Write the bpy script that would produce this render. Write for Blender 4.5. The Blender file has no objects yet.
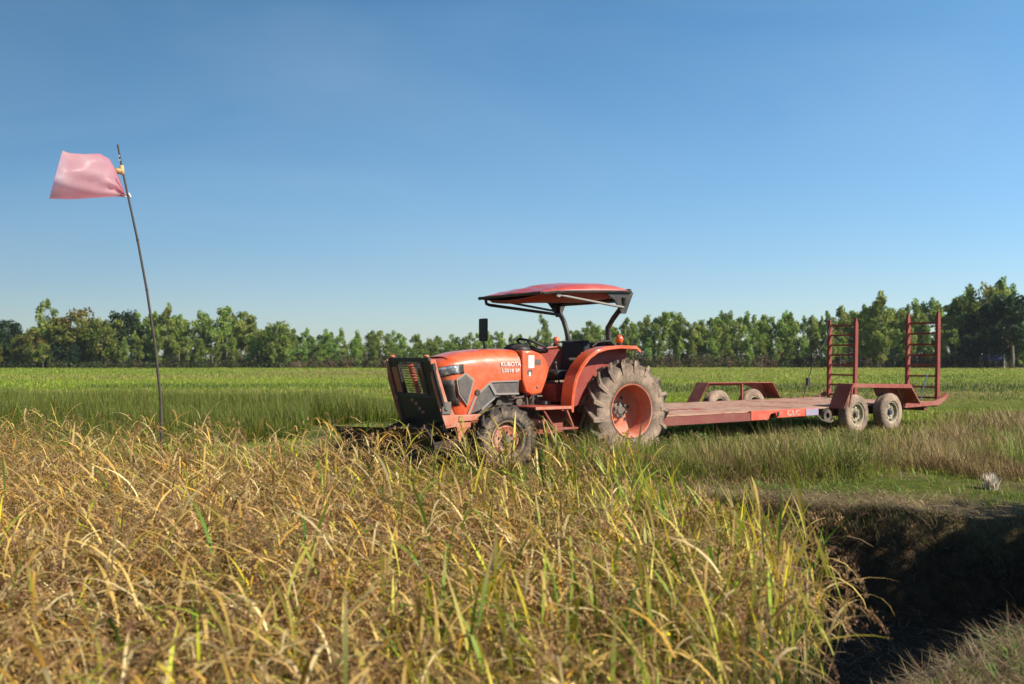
import bpy, bmesh, math, random
import numpy as np
from mathutils import Vector, Matrix
R = math.radians
rng = np.random.default_rng(7); random.seed(7)
scn = bpy.context.scene; COL = scn.collection

# ------------------------------------------------------------ camera, sky, sun, exposure
CAMZ = 1.38
cam = bpy.data.cameras.new('camera'); camo = bpy.data.objects.new('camera', cam); COL.objects.link(camo)
cam.sensor_width = 36; cam.lens = 35.0; cam.clip_start = 0.05; cam.clip_end = 4000
camo.location = (0, 0, CAMZ); camo.rotation_euler = (R(90.86), 0, 0)
cam.dof.use_dof = True; cam.dof.focus_distance = 10.0; cam.dof.aperture_fstop = 2.5
scn.camera = camo
SUN_EL = 38.0; SX, SY = 0.914, -0.406                     # direction to the sun (from the right, a little behind the camera)
sun = bpy.data.lights.new('sun', 'SUN'); suno = bpy.data.objects.new('sun', sun); COL.objects.link(suno)
sun.energy = 5.0; sun.angle = R(0.5); sun.color = (1.0, 0.92, 0.78)
sv = Vector((SX*math.cos(R(SUN_EL)), SY*math.cos(R(SUN_EL)), math.sin(R(SUN_EL))))
suno.rotation_euler = sv.to_track_quat('Z', 'Y').to_euler(); suno.location = (20, -8, 20)
w = bpy.data.worlds.new('World'); scn.world = w; w.use_nodes = True
nt = w.node_tree; nt.nodes.clear()
out = nt.nodes.new('ShaderNodeOutputWorld'); bg = nt.nodes.new('ShaderNodeBackground'); sky = nt.nodes.new('ShaderNodeTexSky')
sky.sky_type = 'NISHITA'; sky.sun_disc = False; sky.sun_elevation = R(SUN_EL); sky.sun_rotation = math.atan2(SX, SY)
sky.altitude = 100; sky.air_density = 1.0; sky.dust_density = 0.25; sky.ozone_density = 1.6
bg.inputs[1].default_value = 0.095
tcw = nt.nodes.new('ShaderNodeTexCoord'); sep = nt.nodes.new('ShaderNodeSeparateXYZ'); nt.links.new(tcw.outputs['Generated'], sep.inputs[0])
rw = nt.nodes.new('ShaderNodeValToRGB'); el = rw.color_ramp.elements                 # bluer, less milky air than the model; darkened above frame to cut fill
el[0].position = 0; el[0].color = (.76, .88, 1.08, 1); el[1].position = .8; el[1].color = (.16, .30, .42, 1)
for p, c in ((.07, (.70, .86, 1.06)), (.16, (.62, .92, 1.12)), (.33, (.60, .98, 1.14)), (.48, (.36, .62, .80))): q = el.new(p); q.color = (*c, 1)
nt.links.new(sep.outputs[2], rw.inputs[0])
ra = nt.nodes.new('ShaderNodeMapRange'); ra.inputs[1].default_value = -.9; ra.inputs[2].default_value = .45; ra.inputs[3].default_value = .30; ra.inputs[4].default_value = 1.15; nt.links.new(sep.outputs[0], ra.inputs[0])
nc = nt.nodes.new('ShaderNodeTexNoise'); nc.inputs['Scale'].default_value = 1.6; nc.inputs['Detail'].default_value = 5; nc.inputs['Distortion'].default_value = .6
mp = nt.nodes.new('ShaderNodeMapping'); mp.inputs['Scale'].default_value = (1, 1, 3.2); nt.links.new(tcw.outputs['Generated'], mp.inputs[0]); nt.links.new(mp.outputs[0], nc.inputs['Vector'])
rc = nt.nodes.new('ShaderNodeMapRange'); rc.inputs[1].default_value = .45; rc.inputs[2].default_value = .8; rc.inputs[3].default_value = 0; rc.inputs[4].default_value = .16; nt.links.new(nc.outputs[0], rc.inputs[0])
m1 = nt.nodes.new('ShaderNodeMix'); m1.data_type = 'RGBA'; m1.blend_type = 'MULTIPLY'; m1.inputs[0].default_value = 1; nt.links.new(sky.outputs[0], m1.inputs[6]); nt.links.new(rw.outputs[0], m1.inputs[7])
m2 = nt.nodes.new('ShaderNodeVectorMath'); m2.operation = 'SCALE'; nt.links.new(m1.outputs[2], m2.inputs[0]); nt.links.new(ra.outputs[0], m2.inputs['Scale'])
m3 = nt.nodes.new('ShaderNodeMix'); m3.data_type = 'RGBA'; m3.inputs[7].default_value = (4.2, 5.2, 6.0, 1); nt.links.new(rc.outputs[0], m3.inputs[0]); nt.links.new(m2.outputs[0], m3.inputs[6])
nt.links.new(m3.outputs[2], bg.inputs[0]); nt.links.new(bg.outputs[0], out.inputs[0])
scn.view_settings.view_transform = 'Standard'; scn.view_settings.look = 'None'; scn.view_settings.gamma = 1
scn.view_settings.exposure = 0.5
try: scn.view_settings.use_curve_mapping = False
except Exception: pass
cy = scn.cycles; cy.max_bounces = 5; cy.diffuse_bounces = 2; cy.glossy_bounces = 2; cy.transmission_bounces = 4
cy.transparent_max_bounces = 6; cy.use_denoising = True; cy.use_adaptive_sampling = True; cy.adaptive_threshold = 0.02
cy.sample_clamp_indirect = 6

# ------------------------------------------------------------ materials
def newmat(name):
    m = bpy.data.materials.new(name); m.use_nodes = True; t = m.node_tree; t.nodes.clear()
    o = t.nodes.new('ShaderNodeOutputMaterial'); return m, t, o
def N(t, kind, **kw):
    n = t.nodes.new(kind)
    for k, v in kw.items():
        if k.startswith('_'): setattr(n, k[1:], v)
        else: n.inputs[k].default_value = v
    return n
def noise(t, scale, detail=4, rough=.6, coord='Object'):
    tc = t.nodes.new('ShaderNodeTexCoord'); n = N(t, 'ShaderNodeTexNoise', Scale=scale, Detail=detail, Roughness=rough)
    t.links.new(tc.outputs[coord], n.inputs['Vector']); return n
def ramp(t, src, stops):
    r = t.nodes.new('ShaderNodeValToRGB'); e = r.color_ramp.elements
    while len(e) < len(stops): e.new(.5)
    for q, (p, c) in zip(e, stops): q.position = p; q.color = c if len(c) == 4 else (*c, 1)
    t.links.new(src, r.inputs[0]); return r
def mixc(t, fac, a, b):
    m = t.nodes.new('ShaderNodeMix'); m.data_type = 'RGBA'
    for s, v in ((0, fac), (6, a), (7, b)):
        if hasattr(v, 'type'): t.links.new(v, m.inputs[s])
        else: m.inputs[s].default_value = v if s == 0 else (*v[:3], 1)
    return m.outputs[2]
def paint(name, col, dust=(.36, .26, .18), amount=.45, rough=.4, scale=6, metal=0., coat=0., bump=.0, wear=None):
    """base colour with dust patches and fine dirt"""
    m, t, o = newmat(name); b = t.nodes.new('ShaderNodeBsdfPrincipled')
    n1 = noise(t, scale, 6, .68); n2 = noise(t, scale*9, 3, .6)
    f1 = ramp(t, n1.outputs[0], [(.42, (0,)*3), (.72, (amount,)*3)])
    f2 = ramp(t, n2.outputs[0], [(.45, (0,)*3), (.75, (amount*.7,)*3)])
    c = mixc(t, f1.outputs[0], col, dust); c = mixc(t, f2.outputs[0], c, tuple(x*.75 for x in dust))
    if wear:
        n3 = noise(t, scale*2.3, 8, .7); f3 = ramp(t, n3.outputs[0], [(.60, (0,)*3), (.66, (1,)*3)]); c = mixc(t, f3.outputs[0], c, wear)
    t.links.new(c, b.inputs['Base Color']); b.inputs['Metallic'].default_value = metal
    rr = ramp(t, n1.outputs[0], [(.35, (rough,)*3), (.75, (min(1, rough+.35),)*3)]); t.links.new(rr.outputs[0], b.inputs['Roughness'])
    b.inputs['Coat Weight'].default_value = coat; b.inputs['Coat Roughness'].default_value = .12
    if bump:
        bp = t.nodes.new('ShaderNodeBump'); bp.inputs['Strength'].default_value = bump; bp.inputs['Distance'].default_value = .01
        t.links.new(n2.outputs[0], bp.inputs['Height']); t.links.new(bp.outputs[0], b.inputs['Normal'])
    t.links.new(b.outputs[0], o.inputs[0]); return m
def tyremat(name, edge, dusty):  # dusty sidewalls; tread darkened in colour for the shade on it
    m = paint(name, (.17, .12, .088), dust=(.54, .385, .28), amount=1.0, rough=.85, scale=5, bump=.6); t = m.node_tree; b = next(n for n in t.nodes if n.type == 'BSDF_PRINCIPLED')
    src = b.inputs['Base Color'].links[0].from_socket; tc = t.nodes.new('ShaderNodeTexCoord'); sp = t.nodes.new('ShaderNodeSeparateXYZ'); t.links.new(tc.outputs['Object'], sp.inputs[0])
    ab = N(t, 'ShaderNodeMath', _operation='ABSOLUTE'); t.links.new(sp.outputs[1], ab.inputs[0]); n = noise(t, 22, 4); ad = N(t, 'ShaderNodeMath', _operation='MULTIPLY_ADD'); t.links.new(n.outputs[0], ad.inputs[0]); ad.inputs[1].default_value = .04; t.links.new(ab.outputs[0], ad.inputs[2])
    mr = N(t, 'ShaderNodeMapRange'); mr.inputs[1].default_value = edge; mr.inputs[2].default_value = edge+.02; mr.inputs[3].default_value = dusty; t.links.new(ad.outputs[0], mr.inputs[0])
    t.links.new(mixc(t, mr.outputs[0], (.028, .025, .023), src), b.inputs['Base Color']); return m
def leafmat(name, attr='Col', trans=.35, rough=.55, spec=.25, hue=.0):
    m, t, o = newmat(name)
    a = N(t, 'ShaderNodeAttribute', _attribute_name=attr); c = a.outputs['Color']
    if hue:
        oi = t.nodes.new('ShaderNodeObjectInfo'); hs = t.nodes.new('ShaderNodeHueSaturation')
        mr = N(t, 'ShaderNodeMapRange'); mr.inputs[3].default_value = .5-hue; mr.inputs[4].default_value = .5+hue
        mv = N(t, 'ShaderNodeMapRange'); mv.inputs[3].default_value = .8; mv.inputs[4].default_value = 1.2
        t.links.new(oi.outputs['Random'], mr.inputs[0]); t.links.new(oi.outputs['Random'], mv.inputs[0])
        t.links.new(mr.outputs[0], hs.inputs['Hue']); t.links.new(mv.outputs[0], hs.inputs['Value']); t.links.new(c, hs.inputs['Color']); c = hs.outputs[0]
    b = t.nodes.new('ShaderNodeBsdfPrincipled'); b.inputs['Roughness'].default_value = rough; b.inputs['Specular IOR Level'].default_value = spec
    tr = t.nodes.new('ShaderNodeBsdfTranslucent'); mx = t.nodes.new('ShaderNodeMixShader'); mx.inputs[0].default_value = trans
    t.links.new(c, b.inputs['Base Color']); t.links.new(c, tr.inputs[0])
    t.links.new(b.outputs[0], mx.inputs[1]); t.links.new(tr.outputs[0], mx.inputs[2]); t.links.new(mx.outputs[0], o.inputs[0]); return m

M = {}
M['orange'] = paint('orange_paint', (.74, .095, .022), dust=(.70, .34, .20), amount=.38, rough=.28, coat=.6, scale=4)
M['orange_dull'] = paint('dusty_orange_paint', (.58, .14, .07), dust=(.55, .34, .25), amount=.85, rough=.5, scale=5)
M['red_inner'] = paint('dark_red_panel', (.30, .030, .022), amount=.25, rough=.5)  # inner and under parts, darker red than the outer paint
M['canopy'] = paint('canopy_red_plastic', (.55, .07, .05), dust=(.62, .30, .24), amount=.35, rough=.27, coat=.5, scale=2)
M['black'] = paint('black_metal', (.018, .019, .021), amount=.18, rough=.42, scale=8)
M['black_soft'] = paint('black_vinyl', (.012, .014, .020), amount=.08, rough=.5, scale=8)
M['gray'] = paint('gray_plastic_mesh', (.085, .082, .082), amount=.4, rough=.6, scale=9)
M['gray_edge'] = paint('gray_plastic_trim', (.28, .265, .25), amount=.4, rough=.5, scale=9)
M['dark_red'] = paint('faded_red_frame', (.28, .046, .030), dust=(.46, .28, .20), amount=.5, rough=.6, scale=3, bump=.3, wear=(.20, .07, .04))
M['dark_red2'] = paint('brownish_red_plate', (.22, .050, .040), dust=(.30, .20, .15), amount=.35, rough=.7, scale=4, bump=.3, wear=(.12, .05, .035))
M['ramp'] = paint('weathered_ramp_red', (.24, .036, .026), dust=(.36, .18, .12), amount=.3, rough=.6, scale=3, bump=.3, wear=(.15, .06, .04))
M['deck'] = paint('dusty_red_deck', (.36, .12, .08), dust=(.50, .36, .25), amount=.95, rough=.8, scale=3, bump=.4)
M['blade'] = paint('dark_rusty_steel', (.030, .016, .013), dust=(.10, .055, .04), amount=.4, rough=.6, scale=5)
M['mud'] = paint('dry_mud', (.36, .20, .14), dust=(.50, .33, .24), amount=.8, rough=.9, scale=4, bump=.5)
M['sign_red'] = paint('bright_red_panel', (.62, .075, .035), dust=(.5, .33, .25), amount=.4, rough=.55, scale=6)
M['sign_blue'] = paint('pale_blue_plate', (.30, .28, .42), dust=(.5, .36, .32), amount=.6, rough=.6, scale=9)
M['tyre'] = paint('muddy_rubber', (.17, .12, .088), dust=(.54, .385, .28), amount=1.0, rough=.85, scale=5, bump=.6)
M['tyre_front'] = tyremat('front_tyre_rubber', .115, .1)
M['tyre_rear'] = tyremat('rear_tyre_rubber', .175, .45)
M['tyre_dark'] = paint('rubber_half_dusty', (.022, .021, .020), dust=(.30, .23, .17), amount=.8, rough=.75, scale=4, bump=.5)
M['rim_white'] = paint('worn_cream_rim', (.44, .39, .26), dust=(.25, .18, .12), amount=.8, rough=.6, scale=9, wear=(.10, .06, .04))
M['steel'] = paint('greasy_steel', (.16, .15, .14), amount=.5, rough=.5, metal=.4, scale=12)
M['engine'] = paint('oily_engine', (.045, .042, .038), amount=.5, rough=.6, scale=12)
M['chrome'] = paint('bare_rod', (.6, .6, .6), amount=.1, rough=.2, metal=1.)
M['white'] = paint('white_decal', (.80, .76, .72), amount=.12, rough=.5)
M['decal_worn'] = paint('worn_white_letter', (.66, .50, .42), dust=(.5, .18, .12), amount=.9, rough=.7, scale=14)
M['lamp_orange'] = paint('orange_lens', (.80, .13, .03), amount=.1, rough=.18, coat=.5)
M['blue_hub'] = paint('blue_black_hub', (.02, .035, .10), amount=.3, rough=.4)
M['bark'] = paint('pale_bark', (.26, .22, .17), dust=(.16, .12, .09), amount=.8, rough=.9, scale=2)
M['bamboo'] = paint('dry_dark_bamboo', (.045, .034, .028), dust=(.14, .11, .08), amount=.5, rough=.6, scale=14)
M['tie'] = paint('yellowed_cloth', (.60, .42, .18), dust=(.4, .3, .15), amount=.5, rough=.8)
M['tarp'] = paint('blue_tarp', (.035, .055, .22), amount=.2, rough=.5)
M['leaf'] = leafmat('tree_leaves', trans=.42, hue=.02)
M['grass'] = leafmat('grass_blades', trans=.35)
M['rice'] = leafmat('rice_leaves', trans=.33, rough=.5, spec=.3)
def glassmat():
    m, t, o = newmat('headlight_lens'); b = t.nodes.new('ShaderNodeBsdfPrincipled')
    n = noise(t, 14, 2); r = ramp(t, n.outputs[0], [(.4, (.25, .25, .28)), (.62, (.75, .76, .78))]); t.links.new(r.outputs[0], b.inputs['Base Color'])
    b.inputs['Metallic'].default_value = .6; b.inputs['Roughness'].default_value = .12; t.links.new(b.outputs[0], o.inputs[0]); return m
M['lens'] = glassmat()
def bagmat():
    m, t, o = newmat('pink_plastic_film')
    g = N(t, 'ShaderNodeBsdfPrincipled', Roughness=.38); tr = t.nodes.new('ShaderNodeBsdfTranslucent'); tp = t.nodes.new('ShaderNodeBsdfTransparent')
    n = noise(t, 5, 3, .6); c = ramp(t, n.outputs[0], [(.3, (.98, .53, .61)), (.75, (1., .76, .79))])
    t.links.new(c.outputs[0], g.inputs['Base Color']); t.links.new(c.outputs[0], tr.inputs[0]); tp.inputs[0].default_value = (1, .62, .68, 1)
    n2 = noise(t, 4.5, 3, .55); n2.inputs['Distortion'].default_value = 1.2; bp = t.nodes.new('ShaderNodeBump'); bp.inputs['Strength'].default_value = .35; bp.inputs['Distance'].default_value = .03
    t.links.new(n2.outputs[0], bp.inputs['Height']); t.links.new(bp.outputs[0], g.inputs['Normal'])
    a = t.nodes.new('ShaderNodeMixShader'); a.inputs[0].default_value = .66; b = t.nodes.new('ShaderNodeMixShader'); b.inputs[0].default_value = .2
    t.links.new(g.outputs[0], a.inputs[1]); t.links.new(tr.outputs[0], a.inputs[2]); t.links.new(a.outputs[0], b.inputs[1]); t.links.new(tp.outputs[0], b.inputs[2])
    t.links.new(b.outputs[0], o.inputs[0]); return m
M['bag'] = bagmat()

# ------------------------------------------------------------ mesh helpers
class MB:
    def __init__(s): s.v = []; s.f = []
    def add(s, vs, fs):
        k = len(s.v); s.v += [tuple(v) for v in vs]; s.f += [tuple(i+k for i in f) for f in fs]; return s
    def box(s, x0, x1, y0, y1, z0, z1):
        return s.add([(x, y, z) for x in (x0, x1) for y in (y0, y1) for z in (z0, z1)],
                     [(0, 1, 3, 2), (4, 6, 7, 5), (0, 4, 5, 1), (2, 3, 7, 6), (0, 2, 6, 4), (1, 5, 7, 3)])
    def prism(s, pts, y0, y1):           # polygon in the x-z plane, thick in y
        n = len(pts)
        return s.add([(p[0], y0, p[1]) for p in pts]+[(p[0], y1, p[1]) for p in pts],
                     [tuple(range(n))[::-1], tuple(range(n, 2*n))]+[(i, (i+1) % n, n+(i+1) % n, n+i) for i in range(n)])
    def prism_x(s, pts, x0, x1):         # polygon in the y-z plane, thick in x
        n = len(pts)
        return s.add([(x0, p[0], p[1]) for p in pts]+[(x1, p[0], p[1]) for p in pts],
                     [tuple(range(n)), tuple(range(n, 2*n))[::-1]]+[(i, n+i, n+(i+1) % n, (i+1) % n) for i in range(n)])
    def strip(s, pts, y0, y1, th):       # bent sheet: polyline in x-z, th thick, spanning y
        P = [Vector((p[0], 0, p[1])) for p in pts]; off = []
        for i in range(len(P)):
            a = P[max(0, i-1)]; b = P[min(len(P)-1, i+1)]; d = (b-a).normalized(); off.append(Vector((-d.z, 0, d.x))*th)
        o = [(p.x, p.z) for p in P]; q = [(p.x+e.x, p.z+e.z) for p, e in zip(P, off)]
        return s.prism(o+q[::-1], y0, y1)
    def tube(s, pts, r, n=8, r2=None):
        P = [Vector(p) for p in pts]; m = len(P); k = len(s.v); up = None
        for i, p in enumerate(P):
            d = (P[min(m-1, i+1)]-P[max(0, i-1)]).normalized()
            if up is None: up = d.orthogonal().normalized()
            up = (up-d*up.dot(d)).normalized(); sd = d.cross(up)
            rr = r if r2 is None else r+(r2-r)*i/(m-1)
            for j in range(n):
                a = 2*math.pi*(j+.5)/n; q = p+up*math.cos(a)*rr+sd*math.sin(a)*rr; s.v.append(tuple(q))
        for i in range(m-1):
            for j in range(n): s.f.append((k+i*n+j, k+i*n+(j+1) % n, k+(i+1)*n+(j+1) % n, k+(i+1)*n+j))
        s.f.append(tuple(k+j for j in range(n))[::-1]); s.f.append(tuple(k+(m-1)*n+j for j in range(n))); return s
    def bar(s, a, b, w_, h_):            # rectangular bar from a to b
        a = Vector(a); b = Vector(b); d = (b-a).normalized(); up = Vector((0, 0, 1)) if abs(d.z) < .9 else Vector((1, 0, 0))
        sd = d.cross(up).normalized(); up = sd.cross(d)
        vs = [p+sd*i*w_/2+up*j*h_/2 for p in (a, b) for i, j in ((-1, -1), (1, -1), (1, 1), (-1, 1))]
        return s.add(vs, [(3, 2, 1, 0), (4, 5, 6, 7), (0, 1, 5, 4), (1, 2, 6, 5), (2, 3, 7, 6), (3, 0, 4, 7)])
    def lathe(s, prof, n=32, c=(0, 0, 0), close=False):   # prof (r, y) round the y axis
        k = len(s.v); m = len(prof)
        for i in range(n):
            a = 2*math.pi*i/n
            for r, y in prof: s.v.append((c[0]+r*math.cos(a), c[1]+y, c[2]+r*math.sin(a)))
        for i in range(n):
            for j in range(m if close else m-1):
                j2 = (j+1) % m; i2 = (i+1) % n; s.f.append((k+i*m+j, k+i2*m+j, k+i2*m+j2, k+i*m+j2))
        return s
    def ball(s, c, rx, ry, rz, n=12, m=7):
        k = len(s.v)
        for i in range(m+1):
            th = math.pi*i/m
            for j in range(n):
                a = 2*math.pi*j/n; s.v.append((c[0]+rx*math.sin(th)*math.cos(a), c[1]+ry*math.sin(th)*math.sin(a), c[2]+rz*math.cos(th)))
        for i in range(m):
            for j in range(n): s.f.append((k+i*n+j, k+(i+1)*n+j, k+(i+1)*n+(j+1) % n, k+i*n+(j+1) % n))
        return s
    def grid(s, rows):
        k = len(s.v); m = len(rows[0])
        for r in rows: s.v += [tuple(p) for p in r]
        for i in range(len(rows)-1):
            for j in range(m-1): s.f.append((k+i*m+j, k+i*m+j+1, k+(i+1)*m+j+1, k+(i+1)*m+j))
        return s
    def build(s, name, mat, parent=None, bevel=0., smooth=False, loc=None, solid=0., label=None, extra=None, emat=None):
        nb = len(s.f)
        if extra: s.add(extra.v, extra.f)
        me = bpy.data.meshes.new(name); me.from_pydata(s.v, [], s.f)
        if extra: me.polygons.foreach_set('material_index', [0]*nb+[1]*(len(s.f)-nb))
        bm = bmesh.new(); bm.from_mesh(me); bmesh.ops.remove_doubles(bm, verts=bm.verts, dist=1e-5)
        bmesh.ops.recalc_face_normals(bm, faces=bm.faces); bm.to_mesh(me); bm.free()
        me.materials.append(mat)
        if emat: me.materials.append(emat)
        o = bpy.data.objects.new(name, me); COL.objects.link(o)
        if parent is not None: o.parent = parent
        if loc: o.location = loc
        if solid: q = o.modifiers.new('solid', 'SOLIDIFY'); q.thickness = solid; q.offset = 0
        if bevel: q = o.modifiers.new('bevel', 'BEVEL'); q.width = bevel; q.segments = 2; q.limit_method = 'ANGLE'; q.angle_limit = R(35)
        if smooth:
            me.polygons.foreach_set('use_smooth', [True]*len(me.polygons))
            if smooth != 'all':
                try: me.set_sharp_from_angle(angle=R(smooth if smooth is not True else 38))
                except Exception: pass
        if label: o['label'] = label
        return o
def thing(name, label, cat, loc=(0, 0, 0), rz=0., group=None, kind=None):
    o = bpy.data.objects.new(name, None); COL.objects.link(o); o.location = loc; o.rotation_euler = (0, 0, rz); o.empty_display_size = .2
    return tag(o, label, cat, group, kind)
def tag(o, label=None, cat=None, group=None, kind=None):
    if label: o['label'] = label
    if cat: o['category'] = cat
    if group: o['group'] = group
    if kind: o['kind'] = kind
    return o
def text(name, body, size, mat, parent, loc, rot, sx=1., ext=.002, label=None):
    c = bpy.data.curves.new(name, 'FONT'); c.body = body; c.size = size; c.extrude = ext; c.align_x = 'CENTER'; c.align_y = 'CENTER'; c.offset = size*.012
    t_ = bpy.data.objects.new(name, c); COL.objects.link(t_); c.materials.append(mat); bpy.context.view_layer.update()
    me = bpy.data.meshes.new_from_object(t_); bpy.data.objects.remove(t_); bpy.data.curves.remove(c); me.name = name
    o = bpy.data.objects.new(name, me); COL.objects.link(o); o.parent = parent; o.location = loc; o.rotation_euler = rot; o.scale = (sx, 1, 1)
    return o
def npmesh(name, V, Q, C, mat):
    """one mesh from numpy arrays: V (n,3), Q (m,4) quads, C (n,3) colours"""
    me = bpy.data.meshes.new(name); n, m = len(V), len(Q)
    me.vertices.add(n); me.vertices.foreach_set('co', np.ascontiguousarray(V, np.float32).ravel())
    me.loops.add(m*4); me.loops.foreach_set('vertex_index', np.ascontiguousarray(Q, np.int32).ravel())
    me.polygons.add(m); me.polygons.foreach_set('loop_start', np.arange(0, m*4, 4, dtype=np.int32)); me.polygons.foreach_set('loop_total', np.full(m, 4, np.int32))
    me.update(calc_edges=True)
    a = me.color_attributes.new('Col', 'FLOAT_COLOR', 'POINT'); c4 = np.ones((n, 4), np.float32); c4[:, :3] = C; a.data.foreach_set('color', c4.ravel())
    me.materials.append(mat); o = bpy.data.objects.new(name, me); COL.objects.link(o); return o

# ------------------------------------------------------------ terrain
PADDY = np.array([(-40, 26), (-14, 13.6), (-5.4, 10.5), (-1.9, 9.2), (.3, 7.7), (1.3, 6.5), (1.78, 5.6), (1.62, 4.8), (1.22, 4.1), (.66, 3.), (.2, 2.), (-.35, 1), (-.9, -2), (-40, -6)], float)
DITCH = np.array([(-.9, 8.9), (.6, 9.2), (1.9, 9.6), (2.7, 9.1), (3.6, 8.8), (5.2, 8.5), (9, 8.45), (9.2, 8.2), (7, 8.2), (4.2, 6.5), (2.75, 5.35), (1.62, 4.45), (1.05, 3.5), (.5, 2.1), (.1, 1.), (0, 2), (.3, 3), (1, 4.8), (1.2, 6.3), (.35, 7.8), (-.6, 8.4)], float)
def sdpoly(P, x, y):
    d = np.full(x.shape, 1e9); ins = np.zeros(x.shape, bool); n = len(P)
    for i in range(n):
        a = P[i]; b = P[(i+1) % n]; ex, ey = b-a; wx = x-a[0]; wy = y-a[1]
        t = np.clip((wx*ex+wy*ey)/(ex*ex+ey*ey), 0, 1); d = np.minimum(d, np.hypot(wx-ex*t, wy-ey*t))
        c = ((a[1] > y) != (b[1] > y)) & (x < (b[0]-a[0])*(y-a[1])/(b[1]-a[1]+1e-12)+a[0]); ins ^= c
    return np.where(ins, -d, d)
def sm(x, a, b): t = np.clip((x-a)/(b-a), 0, 1); return t*t*(3-2*t)
_G = rng.random((64, 64))
def vn(x, y, s):
    x = np.asarray(x)*s; y = np.asarray(y)*s; i = np.floor(x).astype(int); j = np.floor(y).astype(int); u = x-i; v = y-j; u = u*u*(3-2*u); v = v*v*(3-2*v)
    g = lambda a, b: _G[a % 64, b % 64]
    return (g(i, j)*(1-u)+g(i+1, j)*u)*(1-v)+(g(i, j+1)*(1-u)+g(i+1, j+1)*u)*v
def hz(x, y):
    x = np.asarray(x, float); y = np.asarray(y, float)
    z = np.zeros(x.shape)
    z = z-.09*(1-sm(y, 5, 9)) + .03*sm(y, 10, 12)+.05*sm(x, 2.5, 5)*sm(y, 12, 15)      # near bank a little lower, trailer ground a little higher
    z = z-.09*sm(y, 21, 26)
    near = np.clip(1-np.hypot(x, y-10)/60, 0, 1)
    z = z+(vn(x, y, .9)-.5)*.07*near+(vn(x+9, y+3, 3.1)-.5)*.035*near
    for yb, hb, wb in ((27.8, .16, .6), (37, .14, .8), (60, .3, 1.2), (88, .25, 1.2)):                 # low bunds across the fields
        z = z+hb*np.exp(-((y-yb-x*.02)/wb)**2)
    p = sdpoly(PADDY, x, y); z = z-(.36+z)*sm(-p, -.05, .4)*np.where(y > 24, 0, 1)
    q = sdpoly(DITCH, x, y)+(vn(x, y, 1.1)-.5)*.40+(vn(x+4, y, 3.3)-.5)*.14; dd = -.74-.1*vn(x, y, 2.); z = z+(dd-z)*sm(-q, -.16, .58)+.05*(vn(x+11, y, 5.1)-.5)*sm(-q, -.4, .1)
    return z
def axis(a, b, step, far, grow=1.16):
    c = list(np.arange(a, b+step/2, step)); s = step
    while c[-1] < far: s *= grow; c.append(c[-1]+s)
    s = step; lo = [a]
    while lo[-1] > -far: s *= grow; lo.append(lo[-1]-s)
    return np.array(lo[:0:-1]+c)
xs = axis(-9, 11, .09, 1800); ys = axis(-1, 16, .09, 1800)
GX, GY = np.meshgrid(xs, ys); GZ = hz(GX, GY)
V = np.stack([GX.ravel(), GY.ravel(), GZ.ravel()], 1); nx, ny = len(xs), len(ys)
ii = (np.arange(ny-1)[:, None]*nx+np.arange(nx-1)[None]).ravel(); Q = np.stack([ii, ii+1, ii+1+nx, ii+nx], 1)
# soil / thatch / green zones of the sheet (own colours of the ground, per vertex)
def lerp(a, b, t): return a+(b-a)*t[..., None]
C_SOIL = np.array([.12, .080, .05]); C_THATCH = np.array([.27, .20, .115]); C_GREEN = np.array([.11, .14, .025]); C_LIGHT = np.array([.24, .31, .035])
def gcol(x, y):
    n1 = vn(x, y, .35); n2 = vn(x+31, y+7, 1.3); n3 = vn(x+5, y+55, .06); n4 = vn(x*.25+3, y+70, .11)
    c = np.broadcast_to(C_GREEN, x.shape+(3,)).copy()
    far = sm(y, 24, 30); c = lerp(c, np.broadcast_to(C_LIGHT, c.shape), far*(.55+.45*n3))
    tan = np.array([.27, .21, .085]); c = lerp(c, np.broadcast_to(tan, c.shape), np.clip(far*sm(n4, .52, .8)*.8, 0, 1))
    c = lerp(c, np.broadcast_to(C_THATCH, c.shape), sm(n2, .45, .8)*.6*(1-far))
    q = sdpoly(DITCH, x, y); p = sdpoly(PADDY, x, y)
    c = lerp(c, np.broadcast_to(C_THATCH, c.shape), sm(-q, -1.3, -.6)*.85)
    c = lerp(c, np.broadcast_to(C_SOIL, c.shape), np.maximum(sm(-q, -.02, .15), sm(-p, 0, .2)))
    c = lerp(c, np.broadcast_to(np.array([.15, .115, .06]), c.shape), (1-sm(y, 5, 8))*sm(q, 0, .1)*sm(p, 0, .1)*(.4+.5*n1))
    return c
GC = gcol(GX, GY).reshape(-1, 3)
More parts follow.
